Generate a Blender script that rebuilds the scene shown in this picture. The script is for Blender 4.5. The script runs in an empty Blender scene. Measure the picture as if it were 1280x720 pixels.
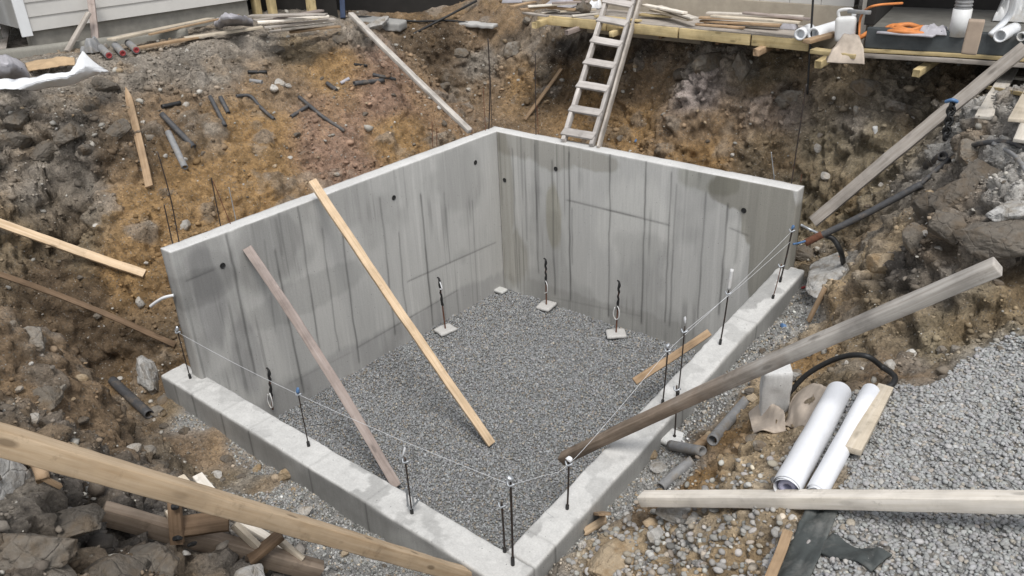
import bpy, bmesh, math, random
import numpy as np
from mathutils import Vector, Matrix, Euler
from mathutils.bvhtree import BVHTree

random.seed(7)
RNG = np.random.default_rng(11)
SC = bpy.context.scene
COL = SC.collection

# ------------------------------------------------------------------ camera
F_PX, CX, CY = 1032.07, 640.0, 360.0
CAM = Vector((7.36, -8.3087, 5.5873))
YAW, PITCH, ROLL = 0.7142, -0.468, -0.0459
_fw = Vector((-math.sin(YAW)*math.cos(PITCH), math.cos(YAW)*math.cos(PITCH), math.sin(PITCH)))
_r = Vector((math.cos(YAW), math.sin(YAW), 0.0))
_u = _r.cross(_fw)
_r2 = _r*math.cos(ROLL) + _u*math.sin(ROLL)
_u2 = -_r*math.sin(ROLL) + _u*math.cos(ROLL)
cd = bpy.data.cameras.new('camera')
cam = bpy.data.objects.new('camera', cd)
COL.objects.link(cam)
M3 = Matrix((_r2, _u2, -_fw)).transposed()
cam.matrix_world = Matrix.Translation(CAM) @ M3.to_4x4()
cd.sensor_width = 36.0
cd.lens = F_PX/1280*36.0
cd.clip_start = 0.05
cd.clip_end = 500
SC.camera = cam

# ------------------------------------------------------------------ light
w = bpy.data.worlds.new('World')
SC.world = w
w.use_nodes = True
nt = w.node_tree
nt.nodes.clear()
SUN_EL, SUN_ROT = math.radians(62), math.radians(130)
sky = nt.nodes.new('ShaderNodeTexSky')
sky.sky_type = 'NISHITA'
sky.sun_disc = False
sky.sun_elevation = SUN_EL
sky.sun_rotation = SUN_ROT
sky.air_density = 1.0
sky.dust_density = 1.0
hsv = nt.nodes.new('ShaderNodeHueSaturation')
hsv.inputs['Saturation'].default_value = 0.22
bg = nt.nodes.new('ShaderNodeBackground')
bg.inputs['Strength'].default_value = 0.125
out = nt.nodes.new('ShaderNodeOutputWorld')
nt.links.new(sky.outputs[0], hsv.inputs['Color'])
nt.links.new(hsv.outputs[0], bg.inputs['Color'])
nt.links.new(bg.outputs[0], out.inputs['Surface'])
sl = bpy.data.lights.new('sun', 'SUN')
sl.energy = 1.5
sl.angle = math.radians(20)
sl.color = (1.0, 0.97, 0.93)
so = bpy.data.objects.new('sun', sl)
COL.objects.link(so)
# Nishita: rotation 0 = +Y, turning clockwise seen from above
sd = Vector((math.sin(SUN_ROT)*math.cos(SUN_EL), math.cos(SUN_ROT)*math.cos(SUN_EL), math.sin(SUN_EL)))
so.rotation_euler = sd.to_track_quat('Z', 'Y').to_euler()
SC.view_settings.view_transform = 'Standard'
SC.view_settings.look = 'None'
SC.view_settings.gamma = 1
SC.view_settings.exposure = 0.86

# ------------------------------------------------------------------ noise
def _hash(ix, iy, iz, s):
    h = (ix.astype(np.int64)*374761393 + iy.astype(np.int64)*668265263 + iz.astype(np.int64)*2147483647 + s*1274126177) & 0xffffffff
    h = ((h ^ (h >> 13))*1274126177) & 0xffffffff
    h = ((h ^ (h >> 16))*2246822519) & 0xffffffff
    return ((h ^ (h >> 15)) & 0xffffff)/float(0xffffff)
def vnoise(p, s=0):
    p = np.asarray(p, float)
    i = np.floor(p).astype(np.int64); f = p-i
    f = f*f*f*(f*(f*6-15)+10)
    r = 0
    for dx in (0, 1):
        wx = f[:, 0] if dx else 1-f[:, 0]
        for dy in (0, 1):
            wy = f[:, 1] if dy else 1-f[:, 1]
            for dz in (0, 1):
                wz = f[:, 2] if dz else 1-f[:, 2]
                r = r + wx*wy*wz*_hash(i[:, 0]+dx, i[:, 1]+dy, i[:, 2]+dz, s)
    return r*2-1
def fbm(p, o=4, s=0):
    p = np.asarray(p, float); a = 1.0; r = 0; t = 0
    for k in range(o):
        r = r+a*vnoise(p*(2.03**k)+k*17.3, s+k); t += a; a *= .5
    return r/t
def worley(p, s=0):
    p = np.asarray(p, float)
    i = np.floor(p).astype(np.int64); f = p-i
    d1 = np.full(len(p), 9.0); d2 = np.full(len(p), 9.0); idc = np.zeros(len(p))
    for dx in (-1, 0, 1):
        for dy in (-1, 0, 1):
            for dz in (-1, 0, 1):
                cx, cy, cz = i[:, 0]+dx, i[:, 1]+dy, i[:, 2]+dz
                qx = dx+_hash(cx, cy, cz, s)-f[:, 0]
                qy = dy+_hash(cx, cy, cz, s+1)-f[:, 1]
                qz = dz+_hash(cx, cy, cz, s+2)-f[:, 2]
                d = np.sqrt(qx*qx+qy*qy+qz*qz)
                cid = _hash(cx, cy, cz, s+3)
                n1 = d < d1
                d2 = np.where(n1, d1, np.minimum(d2, d))
                idc = np.where(n1, cid, idc)
                d1 = np.where(n1, d, d1)
    return d1, d2, idc
def sstep(a, b, x):
    t = np.clip((x-a)/(b-a), 0, 1)
    return t*t*(3-2*t)

# ------------------------------------------------------------------ pixel -> world
def ray(px, py):
    return CAM, _r2*((px-CX)/F_PX) + _u2*((CY-py)/F_PX) + _fw
def at_z(px, py, z):
    c, d = ray(px, py); return c+d*((z-c.z)/d.z)
def at_y(px, py, y):
    c, d = ray(px, py); return c+d*((y-c.y)/d.y)
def at_x(px, py, x):
    c, d = ray(px, py); return c+d*((x-c.x)/d.x)
def at_d(px, py, t):
    c, d = ray(px, py); return c+d*t
def in_view(v, m=30):
    q = v-CAM
    z = q.dot(_fw)
    if z < .1: return False
    x = CX+F_PX*q.dot(_r2)/z; y = CY-F_PX*q.dot(_u2)/z
    return -m < x < 1280+m and -m < y < 720+m

# ------------------------------------------------------------------ object helpers
def link(o, parent=None):
    COL.objects.link(o)
    if parent is not None: o.parent = parent
    return o
def tag(o, label=None, cat=None, group=None, kind=None):
    if label: o['label'] = label
    if cat: o['category'] = cat
    if group: o['group'] = group
    if kind: o['kind'] = kind
    return o
def empty(name, loc, label, cat, group=None):
    o = bpy.data.objects.new(name, None)
    o.location = loc; o.empty_display_size = .1
    link(o)
    return tag(o, label, cat, group)
def mesh_np(name, V, Fq, mat=None, cols=None, smooth=False, parent=None):
    """V (n,3), Fq (m,3|4) numpy"""
    V = np.ascontiguousarray(V, dtype=np.float32)
    Fq = np.ascontiguousarray(Fq, dtype=np.int32)
    me = bpy.data.meshes.new(name)
    k = Fq.shape[1]
    me.vertices.add(len(V)); me.vertices.foreach_set('co', V.ravel())
    me.loops.add(Fq.size); me.loops.foreach_set('vertex_index', Fq.ravel())
    me.polygons.add(len(Fq)); me.polygons.foreach_set('loop_start', np.arange(0, Fq.size, k, dtype=np.int32))
    me.polygons.foreach_set('loop_total', np.full(len(Fq), k, dtype=np.int32))
    if smooth: me.polygons.foreach_set('use_smooth', np.ones(len(Fq), dtype=bool))
    me.update(calc_edges=True)
    if cols is not None:
        a = me.color_attributes.new('Col', 'FLOAT_COLOR', 'POINT')
        c4 = np.ones((len(V), 4), dtype=np.float32); c4[:, :3] = cols
        a.data.foreach_set('color', c4.ravel())
    if mat: me.materials.append(mat)
    o = bpy.data.objects.new(name, me)
    return link(o, parent)
def mesh_py(name, V, Fs, mat=None, parent=None, smooth=False, bevel=0):
    me = bpy.data.meshes.new(name)
    me.from_pydata([tuple(v) for v in V], [], Fs)
    if smooth:
        for p in me.polygons: p.use_smooth = True
    bm = bmesh.new(); bm.from_mesh(me)
    if bevel:
        bmesh.ops.bevel(bm, geom=list(bm.edges), offset=bevel, segments=2, affect='EDGES', profile=.6)
    bmesh.ops.recalc_face_normals(bm, faces=bm.faces)
    bm.to_mesh(me); bm.free()
    if mat: me.materials.append(mat)
    return link(bpy.data.objects.new(name, me), parent)
def lattice_box(n):
    """surface lattice of a box: unit coords (0..1) and quads"""
    nx, ny, nz = n
    idx = {}; V = []
    def g(i, j, k):
        key = (i, j, k)
        if key not in idx:
            idx[key] = len(V); V.append((i/nx, j/ny, k/nz))
        return idx[key]
    Fs = []
    for i in range(nx):
        for j in range(ny):
            Fs.append((g(i, j, 0), g(i, j+1, 0), g(i+1, j+1, 0), g(i+1, j, 0)))
            Fs.append((g(i, j, nz), g(i+1, j, nz), g(i+1, j+1, nz), g(i, j+1, nz)))
    for i in range(nx):
        for k in range(nz):
            Fs.append((g(i, 0, k), g(i+1, 0, k), g(i+1, 0, k+1), g(i, 0, k+1)))
            Fs.append((g(i, ny, k), g(i, ny, k+1), g(i+1, ny, k+1), g(i+1, ny, k)))
    for j in range(ny):
        for k in range(nz):
            Fs.append((g(0, j, k), g(0, j, k+1), g(0, j+1, k+1), g(0, j+1, k)))
            Fs.append((g(nx, j, k), g(nx, j+1, k), g(nx, j+1, k+1), g(nx, j, k+1)))
    return np.array(V, float), np.array(Fs)
def rounded(V, size, r):
    """V in 0..1 -> box centred in xy.. rounding edges with radius array r"""
    S = np.array(size, float)
    P = (V-.5)*S
    h = S/2
    r = np.minimum(r, h.min()*.95)
    r = np.broadcast_to(r, (len(P),))[:, None]
    q = np.clip(P, -(h-r), (h-r))
    d = P-q
    l = np.linalg.norm(d, axis=1, keepdims=True)
    return np.where(l > 1e-9, q+d/np.maximum(l, 1e-9)*np.minimum(l, r), P)

# ------------------------------------------------------------------ materials
MATS = {}
def _mat(name):
    m = bpy.data.materials.new(name); m.use_nodes = True
    n = m.node_tree; n.nodes.clear()
    o = n.nodes.new('ShaderNodeOutputMaterial'); b = n.nodes.new('ShaderNodeBsdfPrincipled')
    n.links.new(b.outputs[0], o.inputs['Surface'])
    return m, n, b
def N(n, typ, **kw):
    x = n.nodes.new(typ)
    for k, v in kw.items():
        if k in x.inputs.keys(): x.inputs[k].default_value = v
        else: setattr(x, k, v)
    return x
def mixc(n, fac, a, b, mode='MIX'):
    x = n.nodes.new('ShaderNodeMix'); x.data_type = 'RGBA'; x.blend_type = mode
    for sock, v in ((x.inputs[0], fac), (x.inputs[6], a), (x.inputs[7], b)):
        if hasattr(v, 'links'): n.links.new(v, sock)
        elif isinstance(v, (int, float)): sock.default_value = v if sock == x.inputs[0] else (v, v, v, 1)
        else: sock.default_value = (*v, 1) if len(v) == 3 else v
    return x.outputs[2]
def ramp(n, src, pts):
    x = n.nodes.new('ShaderNodeValToRGB')
    e = x.color_ramp.elements
    while len(e) < len(pts): e.new(.5)
    for k, (p, c) in enumerate(pts):
        e[k].position = p; e[k].color = (c, c, c, 1) if isinstance(c, (int, float)) else (*c, 1)
    n.links.new(src, x.inputs[0])
    return x.outputs[0]
def bump(n, b, src, strength, dist, prev=None):
    x = n.nodes.new('ShaderNodeBump'); x.inputs['Strength'].default_value = strength; x.inputs['Distance'].default_value = dist
    n.links.new(src, x.inputs['Height'])
    if prev is not None: n.links.new(prev, x.inputs['Normal'])
    n.links.new(x.outputs[0], b.inputs['Normal'])
    return x.outputs[0]
def mat_soil():
    m, n, b = _mat('soil')
    tc = N(n, 'ShaderNodeNewGeometry')
    at = N(n, 'ShaderNodeVertexColor', layer_name='Col')
    n1 = N(n, 'ShaderNodeTexNoise', Scale=7.0, Detail=10.0, Roughness=.72)
    n2 = N(n, 'ShaderNodeTexNoise', Scale=45.0, Detail=6.0, Roughness=.75)
    v1 = N(n, 'ShaderNodeTexVoronoi', Scale=17.0, Detail=2.0, Roughness=.6)
    v2 = N(n, 'ShaderNodeTexVoronoi', Scale=44.0)
    wob = N(n, 'ShaderNodeVectorMath', operation='MULTIPLY_ADD'); wob.inputs[1].default_value = (.03, .03, .03)
    n.links.new(n2.outputs['Color'], wob.inputs[0]); n.links.new(tc.outputs['Position'], wob.inputs[2])
    for x in (n1, n2): n.links.new(tc.outputs['Position'], x.inputs['Vector'])
    for x in (v1, v2): n.links.new(wob.outputs[0], x.inputs['Vector'])
    c = mixc(n, 1.0, at.outputs[0], ramp(n, n1.outputs[0], [(.27, .45), (.5, 1.0), (.74, 1.6)]), 'MULTIPLY')
    c = mixc(n, 1.0, c, ramp(n, n2.outputs[0], [(.25, .55), (.52, 1.0), (.8, 1.6)]), 'MULTIPLY')
    gv_ = N(n, 'ShaderNodeRGBToBW'); n.links.new(v1.outputs['Color'], gv_.inputs[0])
    c = mixc(n, 1.0, c, ramp(n, gv_.outputs[0], [(.15, .72), (.5, 1.0), (.85, 1.34)]), 'MULTIPLY')
    st = ramp(n, v2.outputs['Distance'], [(.0, 1.0), (.30, 1.0), (.40, 0.0)])
    sp = N(n, 'ShaderNodeSeparateColor'); n.links.new(v2.outputs['Color'], sp.inputs[0])
    f = mixc(n, 1.0, st, ramp(n, sp.outputs[0], [(.66, 0.0), (.68, 1.0)]), 'MULTIPLY')
    stc = ramp(n, sp.outputs[1], [(0.0, (.10, .085, .07)), (.5, (.22, .19, .15)), (1.0, (.36, .33, .29))])
    ff = N(n, 'ShaderNodeMath', operation='MULTIPLY'); n.links.new(f, ff.inputs[0]); ff.inputs[1].default_value = .75
    c = mixc(n, ff.outputs[0], c, stc)
    n.links.new(c, b.inputs['Base Color'])
    b.inputs['Roughness'].default_value = .95
    b.inputs['Specular IOR Level'].default_value = .2
    p = bump(n, b, n1.outputs[0], .8, .06)
    p = bump(n, b, gv_.outputs[0], .5, .02, p)
    p = bump(n, b, n2.outputs[0], .9, .02, p)
    p = bump(n, b, f, .7, .012, p)
    return m
def mat_attr(name, rough=.9, var=.25, scale=60, bstr=.4, bdist=.006):
    m, n, b = _mat(name)
    tc = N(n, 'ShaderNodeNewGeometry')
    at = N(n, 'ShaderNodeVertexColor', layer_name='Col')
    n1 = N(n, 'ShaderNodeTexNoise', Scale=scale, Detail=6.0, Roughness=.65)
    n.links.new(tc.outputs['Position'], n1.inputs['Vector'])
    c = mixc(n, 1.0, at.outputs[0], ramp(n, n1.outputs[0], [(.25, 1-var), (.75, 1+var)]), 'MULTIPLY')
    n.links.new(c, b.inputs['Base Color']); b.inputs['Roughness'].default_value = rough
    b.inputs['Specular IOR Level'].default_value = .25
    bump(n, b, n1.outputs[0], bstr, bdist)
    return m
def mat_concrete():
    m, n, b = _mat('concrete')
    tc = N(n, 'ShaderNodeNewGeometry')
    at = N(n, 'ShaderNodeVertexColor', layer_name='Col')
    mp = N(n, 'ShaderNodeMapping'); mp.inputs['Scale'].default_value = (38, 38, 2.2)
    n.links.new(tc.outputs['Position'], mp.inputs['Vector'])
    ns = N(n, 'ShaderNodeTexNoise', Scale=1.0, Detail=4.0, Roughness=.6); n.links.new(mp.outputs[0], ns.inputs['Vector'])
    n1 = N(n, 'ShaderNodeTexNoise', Scale=70.0, Detail=6.0, Roughness=.7); n.links.new(tc.outputs['Position'], n1.inputs['Vector'])
    v = N(n, 'ShaderNodeTexVoronoi', Scale=16.0); n.links.new(tc.outputs['Position'], v.inputs['Vector'])
    c = mixc(n, 1.0, at.outputs[0], ramp(n, ns.outputs[0], [(.28, .92), (.5, 1.0), (.75, 1.05)]), 'MULTIPLY')
    c = mixc(n, 1.0, c, ramp(n, n1.outputs[0], [(.25, .85), (.75, 1.13)]), 'MULTIPLY')
    hole = mixc(n, 1.0, ramp(n, v.outputs['Distance'], [(.05, 1.0), (.09, 0.0)]), ramp(n, v.outputs['Color'], [(.45, 0.0), (.5, 1.0)]), 'MULTIPLY')
    c = mixc(n, hole, c, (.13, .13, .125))
    n.links.new(c, b.inputs['Base Color']); b.inputs['Roughness'].default_value = .85
    b.inputs['Specular IOR Level'].default_value = .3
    p = bump(n, b, n1.outputs[0], .35, .004)
    bump(n, b, hole, -.5, .006, p)
    return m
def mat_wood(name, c1, c2, knots=.6, rough=.8, dirt=.3):
    m, n, b = _mat(name)
    tc = N(n, 'ShaderNodeTexCoord')
    oi = N(n, 'ShaderNodeObjectInfo')
    off = N(n, 'ShaderNodeVectorMath', operation='SCALE'); off.inputs['Scale'].default_value = 37.0
    cmb = N(n, 'ShaderNodeCombineXYZ')
    for k in range(3): n.links.new(oi.outputs['Random'], cmb.inputs[k])
    n.links.new(cmb.outputs[0], off.inputs[0])
    ad = N(n, 'ShaderNodeVectorMath', operation='ADD')
    n.links.new(tc.outputs['Object'], ad.inputs[0]); n.links.new(off.outputs[0], ad.inputs[1])
    mp = N(n, 'ShaderNodeMapping'); mp.inputs['Scale'].default_value = (1.6, 38, 38)
    n.links.new(ad.outputs[0], mp.inputs['Vector'])
    g = N(n, 'ShaderNodeTexNoise', Scale=1.0, Detail=5.0, Roughness=.62, Distortion=.6); n.links.new(mp.outputs[0], g.inputs['Vector'])
    bl = N(n, 'ShaderNodeTexNoise', Scale=3.2, Detail=5.0, Roughness=.6); n.links.new(ad.outputs[0], bl.inputs['Vector'])
    mk = N(n, 'ShaderNodeMapping'); mk.inputs['Scale'].default_value = (3.2, 9, 9)
    n.links.new(ad.outputs[0], mk.inputs['Vector'])
    v = N(n, 'ShaderNodeTexVoronoi', Scale=1.0); n.links.new(mk.outputs[0], v.inputs['Vector'])
    c = mixc(n, ramp(n, g.outputs[0], [(.3, 0.0), (.7, 1.0)]), c1, c2)
    kn = mixc(n, 1.0, ramp(n, v.outputs['Distance'], [(.10, 1.0), (.19, 0.0)]), ramp(n, v.outputs['Color'], [(.40, 0.0), (.45, 1.0)]), 'MULTIPLY')
    kf = N(n, 'ShaderNodeMath', operation='MULTIPLY'); n.links.new(kn, kf.inputs[0]); kf.inputs[1].default_value = knots
    c = mixc(n, kf.outputs[0], c, tuple(x*.35 for x in c1))
    c = mixc(n, 1.0, c, ramp(n, bl.outputs[0], [(.28, 1-dirt), (.55, 1.0), (.75, 1+dirt*.35)]), 'MULTIPLY')
    md = N(n, 'ShaderNodeTexNoise', Scale=7.0, Detail=9.0, Roughness=.75); n.links.new(ad.outputs[0], md.inputs['Vector'])
    c = mixc(n, ramp(n, md.outputs[0], [(.56, 0.0), (.70, .55)]), c, tuple(x*.45 for x in c1))
    hv = N(n, 'ShaderNodeHueSaturation'); n.links.new(c, hv.inputs['Color'])
    mr = N(n, 'ShaderNodeMapRange'); n.links.new(oi.outputs['Random'], mr.inputs[0]); mr.inputs[3].default_value = .82; mr.inputs[4].default_value = 1.15
    n.links.new(mr.outputs[0], hv.inputs['Value'])
    n.links.new(hv.outputs[0], b.inputs['Base Color']); b.inputs['Roughness'].default_value = rough
    b.inputs['Specular IOR Level'].default_value = .25
    bump(n, b, g.outputs[0], .35, .004)
    return m
def stain_along(m, c, x0, x1):
    """old brown stain toward the low end of a beam (local X)"""
    n = m.node_tree; b = [x for x in n.nodes if x.type == 'BSDF_PRINCIPLED'][0]
    src = b.inputs['Base Color'].links[0].from_socket
    tc = N(n, 'ShaderNodeTexCoord'); sp = N(n, 'ShaderNodeSeparateXYZ'); n.links.new(tc.outputs['Object'], sp.inputs[0])
    nz = N(n, 'ShaderNodeTexNoise', Scale=5.0, Detail=6.0); n.links.new(tc.outputs['Object'], nz.inputs['Vector'])
    ad = N(n, 'ShaderNodeMath', operation='MULTIPLY_ADD'); ad.inputs[1].default_value = 1.6; n.links.new(nz.outputs[0], ad.inputs[0]); n.links.new(sp.outputs[0], ad.inputs[2])
    mr = N(n, 'ShaderNodeMapRange'); mr.inputs[1].default_value = x0; mr.inputs[2].default_value = x1; mr.inputs[3].default_value = .85; mr.inputs[4].default_value = 0
    n.links.new(ad.outputs[0], mr.inputs[0])
    n.links.new(mixc(n, mr.outputs[0], src, mixc(n, 1.0, src, c, 'MULTIPLY')), b.inputs['Base Color'])
    return m
def mat_plain(name, c, rough=.6, metal=0, var=.25, scale=14, dirt=None, spec=.4, bstr=.15, thr=(.52, .68)):
    m, n, b = _mat(name)
    tc = N(n, 'ShaderNodeTexCoord')
    n1 = N(n, 'ShaderNodeTexNoise', Scale=scale, Detail=7.0, Roughness=.65)
    n.links.new(tc.outputs['Object'], n1.inputs['Vector'])
    cc = mixc(n, 1.0, c, ramp(n, n1.outputs[0], [(.25, 1-var), (.75, 1+var)]), 'MULTIPLY')
    if dirt:
        n2 = N(n, 'ShaderNodeTexNoise', Scale=scale*.4, Detail=8.0, Roughness=.72); n.links.new(tc.outputs['Object'], n2.inputs['Vector'])
        cc = mixc(n, ramp(n, n2.outputs[0], [(thr[0], 0.0), (thr[1], .8)]), cc, dirt)
    n.links.new(cc, b.inputs['Base Color']); b.inputs['Roughness'].default_value = rough
    b.inputs['Metallic'].default_value = metal; b.inputs['Specular IOR Level'].default_value = spec
    bump(n, b, n1.outputs[0], bstr, .01)
    return m
def mat_stone(name, c1, c2, dirt=(.16, .12, .08)):
    m, n, b = _mat(name)
    tc = N(n, 'ShaderNodeNewGeometry'); oi = N(n, 'ShaderNodeObjectInfo')
    n1 = N(n, 'ShaderNodeTexNoise', Scale=22.0, Detail=8.0, Roughness=.7); n.links.new(tc.outputs['Position'], n1.inputs['Vector'])
    n2 = N(n, 'ShaderNodeTexNoise', Scale=7.0, Detail=6.0, Roughness=.65); n.links.new(tc.outputs['Position'], n2.inputs['Vector'])
    c = mixc(n, oi.outputs['Random'], c1, c2)
    c = mixc(n, 1.0, c, ramp(n, n1.outputs[0], [(.25, .65), (.75, 1.3)]), 'MULTIPLY')
    c = mixc(n, ramp(n, n2.outputs[0], [(.46, 0.0), (.64, .85)]), c, dirt)
    n.links.new(c, b.inputs['Base Color']); b.inputs['Roughness'].default_value = .9
    b.inputs['Specular IOR Level'].default_value = .25
    vs = N(n, 'ShaderNodeTexVoronoi', Scale=9.0, feature='DISTANCE_TO_EDGE'); n.links.new(tc.outputs['Position'], vs.inputs['Vector'])
    p = bump(n, b, n1.outputs[0], .8, .025)
    bump(n, b, ramp(n, vs.outputs[0], [(0.0, 0.0), (.06, 1.0)]), .5, .012, p)
    return m
M = dict(
    soil=mat_soil(), conc=mat_concrete(), peb=mat_attr('pebble', .85, .22, 90, .3, .004),
    fresh=mat_wood('fresh_pine', (.47, .335, .205), (.64, .50, .345), .7, .75, .22),
    yellow=mat_wood('yellow_lumber', (.43, .33, .165), (.57, .46, .26), .6, .8, .38),
    pale=mat_wood('pale_lumber', (.48, .41, .31), (.60, .53, .43), .4, .75, .25),
    white_wood=mat_wood('bleached_lumber', (.58, .53, .45), (.74, .69, .62), .5, .75, .25),
    grey=mat_wood('weathered_lumber', (.27, .235, .20), (.42, .385, .345), .5, .85, .35),
    ladder=mat_wood('weathered_ladder_wood', (.33, .30, .275), (.48, .45, .42), .4, .85, .3),
    dirty=mat_wood('dirty_formwork_lumber', (.20, .15, .11), (.33, .265, .205), .5, .85, .4),
    beamgrey=mat_wood('pale_grey_beam', (.31, .28, .245), (.50, .47, .43), .5, .85, .4),
    beamstain=stain_along(mat_wood('stained_grey_beam', (.31, .28, .245), (.50, .47, .43), .5, .85, .4), (.58, .46, .36), .2, 1.5),
    navy=mat_plain('dark_blue_paint', (.025, .04, .08), .7),
    pink=mat_wood('weathered_pinkish_lumber', (.25, .20, .175), (.37, .315, .285), .5, .85, .35),
    brown=mat_wood('dirty_brown_lumber', (.13, .085, .05), (.25, .17, .11), .4, .9, .4),
    tan=mat_wood('tan_lumber', (.30, .20, .115), (.43, .31, .20), .5, .85, .4),
    steel=mat_plain('dark_steel', (.06, .05, .045), .6, .6, .4, 30, (.16, .07, .035)),
    zinc=mat_plain('zinc', (.42, .44, .46), .45, .7, .2),
    rust=mat_plain('rust', (.14, .06, .035), .9, .2, .4, 30),
    black=mat_plain('black_plastic', (.018, .018, .018), .5, 0, .3),
    dkpipe=mat_plain('dark_pipe', (.06, .06, .062), .6, 0, .35, 20, (.16, .13, .1)),
    gpipe=mat_plain('grey_pipe', (.22, .22, .22), .6, 0, .25, 14, (.2, .16, .11)),
    white=mat_plain('white_plastic', (.70, .71, .72), .45, 0, .06, 6, None, .4, .05),
    whited=mat_plain('white_plastic_soiled', (.58, .58, .57), .5, 0, .1, 9, (.45, .4, .33)),
    roll=mat_plain('white_roll', (.68, .69, .71), .45, 0, .05, 7, (.42, .36, .29), .4, .25, (.60, .80)),
    rollin=mat_plain('roll_inside', (.32, .32, .42), .6, 0, .2, 12),
    blue=mat_plain('blue_tape', (.08, .16, .30), .5, 0, .2),
    red=mat_plain('red_plastic', (.30, .05, .05), .6, 0, .25),
    orange=mat_plain('orange_hose', (.55, .20, .06), .6, 0, .25),
    string=mat_plain('string', (.55, .56, .57), .8, 0, .1),
    bag=mat_plain('paper_bag', (.46, .39, .32), .85, 0, .25, 8),
    kraft=mat_plain('kraft', (.42, .30, .18), .85, 0, .25, 8),
    mat_=mat_plain('rubber_mat', (.055, .062, .06), .75, 0, .3, 9, (.16, .16, .15)),
    siding=mat_plain('siding', (.50, .485, .455), .7, 0, .07, 4),
    trimw=mat_plain('white_trim', (.68, .69, .69), .6, 0, .06, 5),
    found=mat_plain('foundation', (.21, .20, .175), .9, 0, .25, 6),
    tanwall=mat_plain('tan_render', (.36, .315, .25), .9, 0, .18, 5),
    darkin=mat_plain('dark_interior', (.02, .018, .016), .9, 0, .3, 5),  # near-black colour stands in for the gloom of unlit interiors
    inner=mat_plain('dull_floor', (.15, .145, .13), .9, 0, .3, 4),
    membrane=mat_plain('dark_membrane', (.05, .057, .06), .55, 0, .35, 6, (.10, .10, .10)),
    lav=mat_plain('crumpled_grey', (.36, .35, .37), .8, 0, .2, 8),
    box=mat_plain('cardboard', (.33, .26, .20), .85, 0, .15, 8),
    stone=mat_stone('stone_mixed', (.15, .13, .105), (.27, .245, .21)),
    stone_dk=mat_stone('stone_dark', (.11, .095, .078), (.17, .15, .125), (.13, .10, .07)),
    stone_lt=mat_stone('stone_pale', (.33, .31, .28), (.52, .50, .46), (.3, .25, .19)),
    stone_tan=mat_stone('stone_tan', (.30, .23, .15), (.42, .34, .24), (.25, .17, .09)),
    chunk=mat_stone('concrete_lump', (.33, .32, .30), (.42, .41, .39), (.24, .21, .17)),
)

# ------------------------------------------------------------------ dimensions of the pour
H, T = 2.4, .195
L1, L2 = 4.88, 4.268
B1, B2, WB, WB2 = 4.809, 4.143, .29, .283
HB, HB2 = .926, 1.462
GZ = 3.5
def beam_top(y): return HB+(HB2-HB)*np.clip((y+B1)/B1, -.1, 1.05)

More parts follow.
